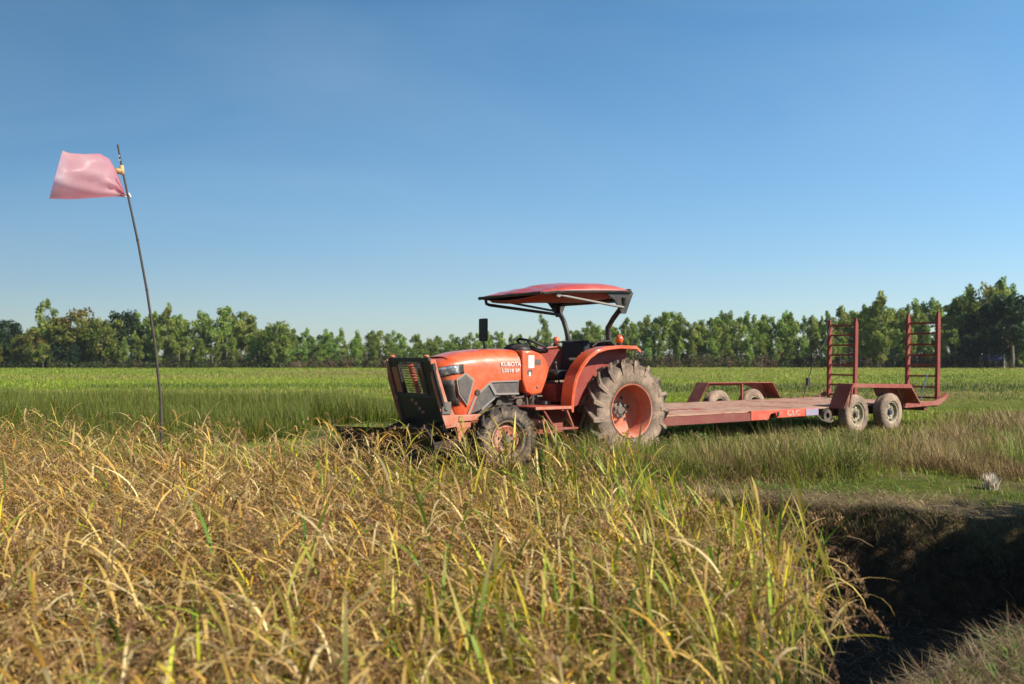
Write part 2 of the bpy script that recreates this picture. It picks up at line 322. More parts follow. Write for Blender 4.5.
def groundmat():
    m, t, o = newmat('ground_soil_and_turf'); b = t.nodes.new('ShaderNodeBsdfPrincipled'); b.inputs['Roughness'].default_value = .95; b.inputs['Specular IOR Level'].default_value = .1
    a = N(t, 'ShaderNodeAttribute', _attribute_name='Col'); n = noise(t, 9, 8, .75); n2 = noise(t, .5, 6, .7); n3 = noise(t, 60, 3, .6)
    r = ramp(t, n.outputs[0], [(.3, (.45,)*3), (.7, (1.45,)*3)]); r2 = ramp(t, n2.outputs[0], [(.3, (.75, .8, .8)), (.7, (1.25, 1.2, 1.1))])
    def mul(x, y):
        q = t.nodes.new('ShaderNodeMix'); q.data_type = 'RGBA'; q.blend_type = 'MULTIPLY'; q.inputs[0].default_value = 1; t.links.new(x, q.inputs[6]); t.links.new(y, q.inputs[7]); return q.outputs[2]
    t.links.new(mul(mul(a.outputs['Color'], r.outputs[0]), r2.outputs[0]), b.inputs['Base Color'])
    bp = t.nodes.new('ShaderNodeBump'); bp.inputs['Strength'].default_value = 1; bp.inputs['Distance'].default_value = .05
    ad = N(t, 'ShaderNodeMath', _operation='ADD'); t.links.new(n.outputs[0], ad.inputs[0]); t.links.new(n3.outputs[0], ad.inputs[1])
    t.links.new(ad.outputs[0], bp.inputs['Height']); t.links.new(bp.outputs[0], b.inputs['Normal']); t.links.new(b.outputs[0], o.inputs[0]); return m
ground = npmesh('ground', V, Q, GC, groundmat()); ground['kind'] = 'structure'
ground.data.polygons.foreach_set('use_smooth', [True]*len(Q))

# ------------------------------------------------------------ blade fields
def pick(cols, n, wts=None):
    cols = np.array(cols, float); k = rng.choice(len(cols), n, p=None if wts is None else np.array(wts)/sum(wts)); return cols[k]*rng.uniform(.75, 1.2, (n, 1))
def blades(P, L, W, az, lean, curve, seg, c0, c1=None, twist=None, fold=0.):
    """P (n,3) roots. returns V, Q, C of curved tapering strips"""
    n = len(P); d = np.stack([np.cos(az), np.sin(az), 0*az], 1)
    tw = az+math.pi/2 if twist is None else az+math.pi/2+twist
    sd = np.stack([np.cos(tw), np.sin(tw), 0*az], 1)
    if c1 is None: c1 = c0
    V = np.zeros((n, seg+1, 2, 3)); C = np.zeros((n, seg+1, 2, 3)); p = P.copy(); step = (L/seg)[:, None]
    for k in range(seg+1):
        s = k/seg; ww = W*(.55+.9*s if s < .5 else 2.*(1-s)+.08)
        V[:, k, 0] = p-sd*ww[:, None]/2; V[:, k, 1] = p+sd*ww[:, None]/2
        cc = c0+(c1-c0)*s**1.3; C[:, k, 0] = cc; C[:, k, 1] = cc
        th = lean+curve*((k+.5)/seg)
        p = p+step*(np.sin(th)[:, None]*d+np.cos(th)[:, None]*np.array([0, 0, 1.]))
    b = (np.arange(n)*(seg+1)*2)[:, None]+(np.arange(seg)*2)[None]
    Q = np.stack([b, b+1, b+3, b+2], -1).reshape(-1, 4)
    return V.reshape(-1, 3), Q, C.reshape(-1, 3)
def join(parts):
    off = 0; Vs, Qs, Cs = [], [], []
    for v, q, c in parts: Vs.append(v); Qs.append(q+off); Cs.append(c); off += len(v)
    return np.concatenate(Vs), np.concatenate(Qs), np.concatenate(Cs)
def leafcloud(cl, per, size, cols, wts, flat=.0, hang=.3):
    """clumps (x,y,z,rx,rz) -> leaf quads with own colours"""
    cl = np.array(cl); n = len(cl)*per; idx = np.repeat(np.arange(len(cl)), per)
    d = rng.normal(0, 1, (n, 3)); d /= np.linalg.norm(d, axis=1)[:, None]; r = rng.random(n)**.45
    p = cl[idx, :3]+d*r[:, None]*np.stack([cl[idx, 3], cl[idx, 3], cl[idx, 4]], 1)
    a = rng.normal(0, 1, (n, 3)); a[:, 2] -= hang; a /= np.linalg.norm(a, axis=1)[:, None]; b = np.cross(a, rng.normal(0, 1, (n, 3))); b /= np.linalg.norm(b, axis=1)[:, None]
    s = size*rng.uniform(.6, 1.3, n)[:, None]; V = np.stack([p-a*s, p+b*s*.55, p+a*s, p-b*s*.55], 1).reshape(-1, 3)
    cc = pick(cols, len(cl), wts)[idx]*rng.uniform(.75, 1.25, (n, 1)); return V, np.arange(n*4).reshape(-1, 4), np.repeat(cc, 4, 0)
def scatter(n, y0, y1, xr0, xr1, power=2.):
    """random ground points, denser near the camera; xr are x/y ratios with a metre of margin"""
    u = rng.random(n)
    if power == 2.: y = 1/(1/y0+(1/y1-1/y0)*u)
    else: y = y0+(y1-y0)*u
    x = (xr0+(xr1-xr0)*rng.random(n))*y; return x, y
def at_ground(x, y): return np.stack([x, y, hz(x, y)-.01], 1)
def clump(x, y, r):
    return x+rng.normal(0, r, len(x)), y+rng.normal(0, r, len(x))

# ---- the ripe rice in front
def rice():
    parts = []
    n0 = 12300
    u = rng.random(n0*3); y = 1.15+(u**.75)*12.5; x = rng.uniform(-8.2, 1.6, n0*3)
    k = (sdpoly(PADDY, x, y) < -.06) & (x > -.66*y-1.2) & (np.hypot(x, y) > 1.9)
    x, y = x[k][:n0], y[k][:n0]; n = len(x)
    hx, hy = np.round(x/.25)*.25, np.round(y/.25)*.25; x = hx+(x-hx)*.42+.07*np.sin(hy*37); y = hy+(y-hy)*.42+.07*np.cos(hx*29)
    D = np.hypot(x, y); P = at_ground(x, y); P[:, 2] = np.maximum(P[:, 2], -.40)
    lodge = np.clip(.38-.32*x+.5*(vn(x, y, .5)-.5), 0, 1)            # the left of the field is laid over more
    H = rng.normal(.83, .07, n)-.02*lodge; H = np.clip(H, .6, 1.)
    az = np.where(rng.random(n) < .35, rng.normal(math.pi*.93, .9, n), rng.uniform(0, 6.28, n)); lean = np.abs(rng.normal(.10, .09, n))+lodge*rng.uniform(0, .30, n); cur = rng.uniform(.05, .4, n)+lodge*.2
    H = H*rng.uniform(.82, 1.08, n)*(1+.06*lodge)
    # stems, darkened at the foot to deepen shade in the crop
    sc = pick([(.14, .12, .04), (.10, .14, .03), (.18, .12, .06)], n); sc2 = pick([(.34, .30, .09), (.28, .32, .06), (.44, .32, .15)], n)
    parts.append(blades(P, H, rng.uniform(.003, .005, n), az, lean, cur, 5, sc, sc2))
    def at(f):
        """point at fraction f of every stem"""
        p = P.copy(); K = 6
        for k in range(K):
            th = lean+cur*((k+.5)/K*f); st = (H*f/K)[:, None]
            p = p+st*(np.sin(th)[:, None]*np.stack([np.cos(az), np.sin(az), 0*az], 1)+np.cos(th)[:, None]*np.array([0, 0, 1.]))
        return p
    green = np.clip(.44+.34*x+.7*(vn(x+4, y, .8)-.5), .09, .85)
    pal_dry = [(.72, .49, .15), (.80, .64, .32), (.42, .25, .09), (.66, .36, .05)]; pal_grn = [(.46, .48, .03), (.72, .58, .04), (.26, .38, .03), (.13, .27, .03), (.56, .54, .08)]
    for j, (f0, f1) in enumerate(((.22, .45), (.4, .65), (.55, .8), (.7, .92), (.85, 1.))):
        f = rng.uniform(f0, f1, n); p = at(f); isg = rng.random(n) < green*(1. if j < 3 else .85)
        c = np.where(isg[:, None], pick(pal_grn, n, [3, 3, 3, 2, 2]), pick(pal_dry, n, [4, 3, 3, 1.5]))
        if j < 2: c = np.where((rng.random(n) < .8)[:, None], pick([(.10, .14, .025), (.15, .10, .045), (.20, .13, .06), (.13, .17, .03)], n), c)  # dead lower leaves, painted darker to deepen shade inside the crop
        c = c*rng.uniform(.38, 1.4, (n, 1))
        tip = np.where((rng.random(n) < .45*(j > 1)+.1)[:, None], pick([(.66, .46, .13), (.50, .34, .16)], n), c)
        la = rng.uniform(0, 6.28, n); la = np.where(rng.random(n) < .75, la, rng.normal(math.pi, .8, n))
        upright = isg & (rng.random(n) < .62-.2*(j == 4)+.32*np.clip(x+.3, -1, 1))
        ln = np.where(upright, rng.uniform(.10, .5, n), rng.uniform(.25, 1.0, n)); cv = np.where(upright, rng.uniform(.05, .7, n), rng.uniform(.9, 2.4, n))
        L = np.where(upright, rng.uniform(.20, .40, n), rng.uniform(.24, .56, n))*(1 if j < 4 else .85); Wd = rng.uniform(.008, .018, n)*np.where(D < 2.6, .8, 1)
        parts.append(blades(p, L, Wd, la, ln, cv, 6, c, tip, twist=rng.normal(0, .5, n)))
    # panicles: drooping rachis with grains
    top = at(1.); K = 8; pl = rng.uniform(.17, .26, n); pa = az+rng.normal(0, .7, n); th0 = lean+cur+.6; tot = rng.uniform(1.5, 2.6, n)
    d = np.stack([np.cos(pa), np.sin(pa), 0*pa], 1); p = top.copy(); cen = [p.copy()]
    for k in range(K):
        th = np.minimum(th0+tot*((k+.5)/K)**.8, 3.0); p = p+(pl/K)[:, None]*(np.sin(th)[:, None]*d+np.cos(th)[:, None]*np.array([0, 0, 1.])); cen.append(p.copy())
    cen = np.stack(cen, 1)
    gc = pick([(.44, .24, .12), (.27, .14, .075), (.56, .35, .18), (.40, .22, .09)], n)
    v = np.repeat(cen[:, :, None], 2, 2); wv = np.stack([-d[:, 1], d[:, 0], 0*pa], 1)*.0012; v[:, :, 0] -= wv[:, None]; v[:, :, 1] += wv[:, None]
    b = (np.arange(n)*(K+1)*2)[:, None]+(np.arange(K)*2)[None]; q = np.stack([b, b+1, b+3, b+2], -1).reshape(-1, 4)
    parts.append((v.reshape(-1, 3), q, np.repeat(gc*.9, (K+1)*2, 0)))
    ear = rng.random(n) < .72+.26*sm(x, .1, 1.1)
    for (sel, G, sz) in ((ear & (D < 4.2), 44, 1.), (ear & (D >= 4.2) & (D < 7.5), 30, 1.2), (ear & (D >= 7.5), 18, 1.5)):
        idx = np.repeat(np.nonzero(sel)[0], G); m = len(idx); s = rng.uniform(.12, .999, m)*K; k = s.astype(int); fr = (s-k)[:, None]
        c = cen[idx, k]*(1-fr)+cen[idx, k+1]*fr
        spread = (.003+.0075*np.sin(np.clip(s/K, 0, 1)*3.0))[:, None]; c = c+rng.normal(0, 1, (m, 3))*spread; c[:, 2] -= rng.uniform(0, .018, m)
        a = np.stack([rng.normal(0, .45, m), rng.normal(0, .45, m), -np.ones(m)], 1); a /= np.linalg.norm(a, axis=1)[:, None]
        r_ = rng.normal(0, 1, (m, 3)); bb = np.cross(a, r_); bb /= np.linalg.norm(bb, axis=1)[:, None]
        L = .0075*sz; W_ = .0030*sz
        vv = np.stack([c-a*L, c+bb*W_, c+a*L, c-bb*W_], 1).reshape(-1, 3); qq = np.arange(m*4).reshape(-1, 4)
        cc = gc[idx]*rng.uniform(.7, 1.3, (m, 1)); parts.append((vv, qq, np.repeat(cc, 4, 0)))
    o = npmesh('ripe_rice', *join(parts), M['rice'])
    tag(o, 'ripe golden rice with drooping ears filling the foreground paddy', 'rice', kind='stuff')
rice()

GREENS = [(.13, .20, .035), (.19, .25, .05), (.10, .15, .03), (.24, .26, .07)]
STRAW = [(.50, .37, .20), (.40, .28, .15), (.60, .48, .28), (.28, .18, .09)]
def field(name, label, cat, parts, mat='grass'):
    o = npmesh(name, *join(parts), M[mat]); tag(o, label, cat, kind='stuff'); return o
def free(x, y, m=0.):                                                  # not in the rice paddy
    return (sdpoly(PADDY, x, y) > m) | (y > 22)
# short turf and straw on the banks in front (y 1..15)
def bank():
    parts = []
    x, y = scatter(150000, 1.6, 16., -.75, .75, 2.); k = free(x, y) & (sdpoly(DITCH, x, y) > .05); x, y = x[k], y[k]
    g = vn(x+3, y+8, .8); q = sdpoly(DITCH, x, y); nearb = (y < 8.2) & (q > 0)
    dry = np.clip(.12+1.0*(1-sm(q+.5*(vn(x+7, y, 1.2)-.5), .55, 1.45))+.5*(vn(x, y, 1.7)-.5)+.35*nearb, 0, 1); m = len(x)
    isd = rng.random(m) < dry
    c = np.where(isd[:, None], pick(STRAW, m), pick([(.19, .29, .03), (.29, .38, .05), (.14, .20, .03), (.34, .33, .08)], m)); D = np.hypot(x, y)
    L = np.where(isd, rng.uniform(.03, .10, m), rng.uniform(.03, .08, m)*(.6+.9*g)); W = np.maximum(rng.uniform(.003, .006, m), D*.00075)
    ln = np.where(isd, rng.uniform(.6, 1.5, m), rng.uniform(0, .7, m))
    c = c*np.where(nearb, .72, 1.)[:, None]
    parts.append(blades(at_ground(x, y)+np.array([0, 0, .015]), L, W, rng.uniform(0, 6.28, m), ln, rng.uniform(0, .9, m), 3, c, c*1.1))
    # broad leaved sprouts
    x, y = scatter(1500, 2.5, 13., -.1, .7, 2.); k = free(x, y) & (sdpoly(DITCH, x, y) > -.2); x, y = x[k], y[k]; x = np.repeat(x, 8); y = np.repeat(y, 8); x, y = clump(x, y, .03); m = len(x)
    c = pick([(.14, .28, .04), (.24, .36, .07)], m); parts.append(blades(at_ground(x, y), rng.uniform(.05, .14, m), rng.uniform(.005, .009, m), rng.uniform(0, 6.28, m), rng.uniform(.1, .9, m), rng.uniform(.2, 1.2, m), 4, c))
    field('bank_grass', 'short mown green turf mixed with straw along the ditch banks', 'grass', parts)
bank()
def litter():
    parts = []
    x, y = scatter(130000, 2., 11.8, -.2, .8, 2.); q = sdpoly(DITCH, x, y); k = free(x, y, .0) & (q > -2.) & (q < 1.6) ; x, y, q = x[k], y[k], q[k]
    w_ = np.exp(-((q-.45)/.65)**2)+.22+.3*(y < 8); k = rng.random(len(x)) < w_; x, y, q = x[k], y[k], q[k]; m = len(x)
    c = pick(STRAW+[(.13, .08, .05)], m); D = np.hypot(x, y)
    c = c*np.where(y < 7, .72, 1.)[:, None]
    p = at_ground(x, y)+np.array([0, 0, .02])+np.stack([0*x, 0*x, rng.uniform(0, .05, m)], 1)
    parts.append(blades(p, rng.uniform(.06, .22, m), np.maximum(rng.uniform(.002, .005, m), D*.0005), rng.uniform(0, 6.28, m), rng.uniform(1.2, 1.9, m), rng.normal(0, .5, m), 4, c, c))
    # roots and dead stems hanging over the far bank of the ditch
    a = np.array([(-.2, 9.0), (.6, 9.2), (1.9, 9.6), (2.7, 9.1), (3.6, 8.8), (5.2, 8.5), (8, 8.45)]); t = rng.uniform(0, len(a)-1.001, 9000); i = t.astype(int); f = (t-i)[:, None]
    e = a[i]*(1-f)+a[i+1]*f; x = e[:, 0]+rng.normal(0, .08, 9000); y = e[:, 1]+rng.normal(-.02, .12, 9000); m = 9000
    c = pick([(.22, .15, .09), (.30, .21, .12), (.13, .16, .04), (.10, .065, .04)], m)
    parts.append(blades(at_ground(x, y)+np.array([0, 0, .03]), rng.uniform(.06, .30, m)*(.4+1.2*vn(x, y, 2.2)), np.full(m, .006), rng.normal(-1.5, 1.1, m), rng.uniform(.9, 1.6, m), rng.uniform(.2, 1.7, m), 5, c, c))
    field('straw_litter', 'dry straw and dead roots littering the sides of the ditch', 'straw', parts)
litter()
def weeds():
    """tall fine weeds round the trailer and behind the near turf"""
    parts = []
    x, y = scatter(170000, 10.2, 24., -.02, .74, 2.)
    edge = 10.9+.9*(vn(x, y*.0, 1.1)-.5)+.5*(vn(x+9, y, .5)-.5)+np.where(x < 1.8, (1.8-x)*.6, 0)
    T = np.array([(2.9, 20.5), (-.4, 16.6), (1.0, 14.6), (4.6, 17.2), (7.4, 19.2), (8.5, 22)])                     # under and just behind the trailer: short
    hk = sm(y, 0, 1)*sm(y-edge, 0, .5); hh = (.05+.30*vn(x+2, y+1, .8)**1.3+.22*vn(x, y, 2.9))*hk*(1-.6*sm(y, 12.2, 15)*(1-.5*sm(x/y, .38, .46)))
    back = sdpoly(np.array([(0.4, 15.0), (1.9, 14.4), (7.8, 19.2), (9.5, 21.4), (5., 26), (-3, 19)]), x, y) < 0; hh = np.where(back, hh*.3, hh)
    beyond = y-(12.9+.82*np.maximum(x-.8, 0)) > 1.0; hh = np.where(beyond & ~back, hh*.45, hh)
    k = (hh > .04) & (rng.random(len(x)) < .9); x, y, hh = x[k], y[k], hh[k]; m = len(x)
    brown = np.clip((vn(x+50, y+20, .8)-.42)*2.0+.3*(vn(x, y, 2.4)-.5)+.55*sm(x/np.maximum(y, 1), .33, .46), 0, .9); isb = rng.random(m) < brown+.12
    c = np.where(isb[:, None], pick([(.33, .23, .11), (.45, .34, .15), (.24, .16, .08)], m), pick([(.18, .24, .03), (.27, .32, .045), (.34, .36, .07), (.12, .17, .025)], m))
    D = np.hypot(x, y); W = np.maximum(.004, D*.00055); tip = np.where((rng.random(m) < .35)[:, None], pick([(.36, .24, .14), (.40, .34, .14)], m), c*1.15)
    parts.append(blades(at_ground(x, y), hh*rng.uniform(.35, 1.5, m)**1.2, W*rng.uniform(.7, 1.4, m), rng.uniform(0, 6.28, m), rng.uniform(0, .85, m), rng.uniform(0, 1.2, m), 4, c, tip))
    xc = rng.uniform(.8, 9., 900); yc = rng.uniform(10.6, 14.5, 900); k = (yc < 12.6+.55*xc) & (xc/yc < .36) & (sdpoly(DITCH, xc, yc) > .9) & (vn(xc, yc, 1.1) > .36) & (yc > edge.mean()); xc, yc = xc[k], yc[k]; hc = .05+.13*vn(xc+5, yc, 1.7)
    cl = np.stack([xc, yc, hz(xc, yc)+hc, rng.uniform(.10, .24, len(xc)), hc*1.25], 1)
    parts.append(leafcloud(cl, 130, .017, [(.16, .23, .03), (.24, .30, .05), (.27, .20, .09), (.20, .15, .07), (.11, .16, .025)], [3, 2, 2, 1.5, 2], hang=-.6))
    field('tall_weeds', 'tall fine green and brown weeds growing in front of the trailer', 'weeds', parts)
weeds()
def paddy_green():
    """dark green second paddy behind the flag pole"""
    parts = []; x, y = scatter(230000, 14.2, 27., -.75, .0, 2.)
    e0 = np.where(x < -5, 15., 15.+(x+5)*.9); k = (y > e0) & (y < 26.9) & (x < -.12*y+.4)
    k &= (y > 18.5+np.where(x > -5., (x+5)*.7, 0)) | (x < -3.2-.15*(y-15)); x, y = x[k], y[k]; m = len(x)
    tall = sm(y-15.2, 0, 2.)*(.75+.5*vn(x, y, .6)); D = np.hypot(x, y)
    c = pick([(.125, .175, .018), (.17, .22, .022), (.09, .125, .015), (.24, .21, .03)], m, [4, 4, 3, 1.5]); tip = np.where((rng.random(m) < .45)[:, None], pick([(.22, .19, .07), (.17, .19, .05)], m), c*1.2)
    tall *= 1-.6*sm(x/y, -.20, -.08)
    parts.append(blades(at_ground(x, y), (.14+.36*tall)*rng.uniform(.6, 1.3, m), np.maximum(.005, D*.0006), rng.uniform(0, 6.28, m), rng.uniform(0, .3, m), rng.uniform(0, .6, m), 3, c, tip))
    field('unripe_rice', 'dark green unripe rice in the second paddy left of the tractor', 'rice', parts)
paddy_green()
def meadow():
    parts = []
    x, y = scatter(270000, 11., 132., -.80, .80, 2.)
    k = free(x, y) & ~((y < 26.5) & (x < -3) & (y > 16.)) & ~((x > .8) & (y < 13.8) & (rng.random(len(x)) < .85)); x, y = x[k], y[k]; m = len(x); D = np.hypot(x, y)
    n1 = vn(x+8, y+1, .12); n2 = vn(x*.3+2, y+9, .16); n3 = vn(x, y, .7)
    c = pick([(.27, .37, .035), (.35, .44, .05), (.20, .28, .03), (.44, .42, .08)], m)
    band = (np.abs(y-27.8-x*.02) < 1.6) | (np.abs(y-60) < 2.5) & (vn(x, y, .05) > .4)
    c = np.where(((rng.random(m) < .5) & (n2 > .62))[:, None], pick([(.40, .32, .14), (.33, .24, .10)], m), c)
    dk = (n1 < .38) & (rng.random(m) < .6) | ((np.abs(y-43) < 5) & (x > 2) & (rng.random(m) < .75)); c = np.where(dk[:, None], pick([(.09, .14, .03), (.12, .17, .035)], m), c)
    c = np.where((band & (y < 40) & (x < 0) & (rng.random(m) < .6))[:, None], pick([(.40, .31, .15), (.30, .25, .10)], m), c)
    L = (.04+.07*n3+.04*n1+.05*sm(y, 25, 60)+.12*(dk & (np.abs(y-43) < 5)))*rng.uniform(.6, 1.3, m)
    parts.append(blades(at_ground(x, y), L, np.maximum(.005, D*.00055), rng.uniform(0, 6.28, m), rng.uniform(0, .6, m), rng.uniform(0, .8, m), 2, c*.95, c*1.08))
    field('meadow_grass', 'light green field grass reaching to the far trees', 'grass', parts)
meadow()

# ------------------------------------------------------------ trees
def trunk_mb(H, r, limbs, lean=0.):
    b = MB(); pts = [(lean*(i/6)**1.5+.08*math.sin(i*1.7)*(i > 0), .06*math.cos(i*2.1)*(i > 0), H*i/6-.05) for i in range(7)]
    b.tube(pts, r, 7, r*.25)
    for (z, az, L, up) in limbs:
        q = pts[min(6, int(z/H*6))]; p0 = Vector((q[0], q[1], z)); dirv = Vector((math.cos(az), math.sin(az), up)); b.tube([p0, p0+dirv*L*.5, p0+dirv*L+Vector((0, 0, .2*L))], r*.38, 5, r*.1)
    return b
EUC = [(.22, .30, .055), (.30, .38, .08), (.15, .21, .04), (.38, .43, .12)]
OLV = [(.19, .22, .04), (.26, .27, .055), (.12, .16, .035), (.31, .27, .06)]
DRK = [(.030, .06, .022), (.045, .08, .028), (.022, .045, .018)]
LGT = [(.20, .28, .06), (.25, .33, .075), (.15, .23, .05)]
def make_euc(H, spread, seedk, low=.22, pal=EUC, dens=1.):
    rs = random.Random(seedk); cl = []; limbs = []
    lean = rs.uniform(-.5, .5)
    for i in range(int(15*dens)):
        f = low+(1-low)*(i+.5)/(15*dens)*rs.uniform(.96, 1.04); z = H*min(f, .97); taper = .42+.62*math.sin(math.pi*min(1, f*.88+.02))**.8*(1 if f < .9 else .75)
        az = rs.uniform(0, 6.28); rr = spread*taper*rs.uniform(.15, .85); q = lean*f**1.5
        cl.append((q+math.cos(az)*rr, math.sin(az)*rr, z, spread*taper*rs.uniform(.30, .55), H*rs.uniform(.055, .11)))
        if i % 2 == 0: limbs.append((z*.9, az, rr+.2, .6))
    return cl, limbs, lean
def make_round(H, Rr, seedk, n=34, base=.12):
    rs = random.Random(seedk); cl = []; limbs = []
    for i in range(n):
        u = rs.uniform(-.75, 1); az = rs.uniform(0, 6.28); k = math.sqrt(max(0, 1-u*u))
        zc = H*(.5+base*.3); rz = H*(.5-base*.3); q = rs.uniform(.55, .86)
        cl.append((math.cos(az)*k*Rr*q, math.sin(az)*k*Rr*q, zc+u*rz*q, Rr*rs.uniform(.2, .34), H*rs.uniform(.07, .13)))
        if i % 4 == 0: limbs.append((H*.3, az, Rr*.6, 1.))
    return cl, limbs, 0.
PROTO = {}
def tree_proto(key, kind, spec, per, size, cols, wts, trunk_r):
    cl, limbs, lean = spec; H = max(c[2] for c in cl)
    V, Q, C = leafcloud(cl, per, size, cols, wts); cr = npmesh('crown', V, Q, C, M['leaf']); tk = trunk_mb(H*.95, trunk_r, limbs, lean).build('trunk', M['bark'], smooth='all')
    PROTO[key] = (kind, cr.data, tk.data); bpy.data.objects.remove(cr); bpy.data.objects.remove(tk)
for i in range(7): tree_proto('euc%d' % i, 'eucalyptus_tree', make_euc(8., 1.55+.15*(i % 3), 100+i, low=(.10, .34, .26)[i % 3], pal=EUC, dens=1.15), 95, .20, EUC, [3, 3, 2, 1], .10)
for i in range(2): tree_proto('slim%d' % i, 'eucalyptus_tree', make_euc(8., .95, 140+i, low=.45, dens=.7), 60, .22, EUC, [3, 3, 2, 1], .08)
for i in range(3): tree_proto('lgt%d' % i, 'eucalyptus_tree', make_euc(8., 2.0, 160+i, low=.06, dens=1.3), 100, .21, LGT, [2, 1, 2], .10)
for i in range(4): tree_proto('rnd%d' % i, 'broadleaf_tree', make_round(8., 3.5, 200+i, n=44), 90, .24, OLV, [3, 2, 2, 1], .18)
for i in range(3): tree_proto('drk%d' % i, 'broadleaf_tree', make_round(8., 3.0, 300+i, n=46), 90, .24, DRK, [2, 2, 1], .2)
def plant_tree(key, x, y, H, label, group=None, wid=1., cat='tree'):
    kind, cm, tm = PROTO[key]; k = H/8.
    t = thing(kind, label, cat, (x, y, float(hz(np.array([x]), np.array([y]))[0])), random.uniform(0, 6.28), group)
    t.scale = (k*wid, k*wid, k)
    for nme, me in (('trunk', tm), ('crown', cm)):
        o = bpy.data.objects.new(nme, me); COL.objects.link(o); o.parent = t
    return t
def PX(px, Y): return (px-512)/995.6*Y
def HT(py, Y): return CAMZ+(357-py)/995.6*Y
# single trees one can point at
single = [
 ('drk0', 8, 137, 318, 1.0, 'dark leafy tree at the far left edge of the tree line'),
 ('rnd0', 31, 134, 327, .95, 'low rounded olive tree in front of the lone tall eucalyptus'),
 ('euc2', 44, 141, 298, .62, 'lone tall slender eucalyptus poking above the left end of the tree line'),
 ('rnd1', 77, 136, 306, 1.05, 'big spreading olive green tree left of the dark tree'),
 ('rnd2', 102, 133, 318, .8, 'yellowish bushy tree touching the dark tree from the left'),
 ('drk1', 125, 137, 306, .85, 'darkest round tree, just left of the flag pole'),
 ('rnd3', 277, 134, 320, .95, 'dense round olive tree halfway between flag pole and tractor'),
 ('euc5', 233, 139, 306, 1.15, 'tallest eucalyptus between the flag pole and the round olive tree'),
 ('lgt0', 545, 140, 317, .6, 'thin eucalyptus showing between the tractor canopy and steering wheel'),
 ('lgt1', 591, 138, 321, .75, 'bright light green eucalyptus seen under the tractor canopy'),
 ('euc3', 877, 128, 295, 1.2, 'windswept tall eucalyptus between the two loading ramps'),
 ('drk2', 1012, 124, 293, 1.15, 'large dark broadleaf tree at the right edge of the picture'),
 ('rnd1', 993, 131, 281, .62, 'tallest tree of the right end, rising left of the dark tree'),
]
for key, px, Y, py, wd, lab in single: plant_tree(key, PX(px, Y), Y, HT(py, Y), lab, None, wd)
prof = [(-60, 318), (0, 322), (20, 325), (60, 318), (118, 318), (140, 312), (150, 310), (165, 309), (185, 316), (200, 316), (215, 322), (235, 310), (250, 314), (262, 326), (300, 331), (330, 332), (360, 333), (395, 334), (430, 335), (455, 338), (500, 333), (530, 335), (575, 330), (600, 324),
        (640, 320), (665, 312), (690, 318), (712, 320), (730, 313), (750, 316), (785, 312), (815, 320), (835, 313), (855, 308), (880, 300), (905, 308), (925, 303), (950, 302), (975, 288), (1000, 284), (1030, 295), (1090, 300)]
pxs = [p[0] for p in prof]; pys = [p[1] for p in prof]
zones = [(-80, 140, 'eucalyptus in the tree line left of the flag pole, among broad olive crowns'),
         (140, 258, 'upright eucalyptus in the tree line right of the flag pole'),
         (258, 480, 'low bushy eucalyptus in the even row left of the tractor canopy'),
         (480, 640, 'eucalyptus in the row directly behind the tractor canopy and seat'),
         (640, 824, 'leafy eucalyptus in the row above the trailer wheels and deck'),
         (824, 945, 'taller eucalyptus in the row behind the two upright loading ramps'),
         (945, 1100, 'tall eucalyptus in the row right of the ramps')]
def zone(px):
    for a, b, l in zones:
        if a <= px < b: return l
    return zones[-1][2]
nt_ = 0
for row, (Y0, step, dh) in enumerate(((137, 12.2, 1.), (143, 13, .95), (149, 21, .98), (132.5, 15, .62))):
    px = -75+row*5
    while px < 1095:
        px += step*random.uniform(.6, 1.45); Y = Y0+random.uniform(-2, 2)
        if 824 < px: Y -= 4
        top = float(np.interp(px, pxs, pys)); H = HT(top+random.uniform(-4, 7), Y)*dh
        if 258 < px < 480: key = random.choice(['lgt0', 'lgt1', 'lgt2', 'euc0', 'euc2', 'euc3', 'euc6'])
        elif px < 60 or 60 <= px < 118: key = random.choice(['rnd0', 'rnd1', 'euc2', 'drk0', 'rnd3'])
        else: key = random.choice(['euc0', 'euc1', 'euc2', 'euc3', 'euc4', 'euc5', 'euc6', 'lgt2', 'euc4'] + (['slim0', 'slim1', 'euc1', 'euc2', 'euc5'] if px > 600 else []))
        if px > 960 and random.random() < .35: key = 'drk1'
        wd = (1.12 if 258 < px < 480 else .95)*random.uniform(.85, 1.15)
        if key[:3] in ('rnd', 'drk'):
            H *= .86; lab = ('broad olive or dark crown packed in the tree line left of the flag pole' if px < 140 else 'dark broad crown packed among the eucalyptus at the right end'); grp = 'broad crowned trees left of the flag pole' if px < 140 else 'dark crowned trees at the right end'
        else: lab = zone(px); grp = 'row: '+lab
        plant_tree(key, PX(px, Y), Y, max(3.2, H), lab, grp, wd); nt_ += 1
print('TREES', nt_)
def scrub():
    x = rng.uniform(-110, 110, 3600); y = rng.uniform(129, 160, 3600); pxp = 512+995.6*x/y; cl = []
    for a, b, p in zip(x, y, pxp):
        hgt = (1.0 if p < 300 else 1.5)*random.uniform(.5, 1.2)*(1 if b < 140 else 1.9); cl.append((a, b, hgt*.45, random.uniform(.5, 1.1), hgt*.6))
    parts = []
    cl = np.array(cl); left = pxp < 290
    parts.append(leafcloud(cl[left], 40, .16, [(.05, .07, .02), (.08, .09, .03), (.10, .08, .04)], [3, 2, 1]))
    parts.append(leafcloud(cl[~left], 44, .15, [(.17, .10, .065), (.12, .085, .05), (.09, .11, .035), (.22, .15, .09), (.06, .08, .025)], [3, 3, 2, 1.5, 2], hang=-1.5))
    field('undergrowth', 'dry brown and green scrub under the far tree line', 'undergrowth', parts, 'leaf')
scrub()
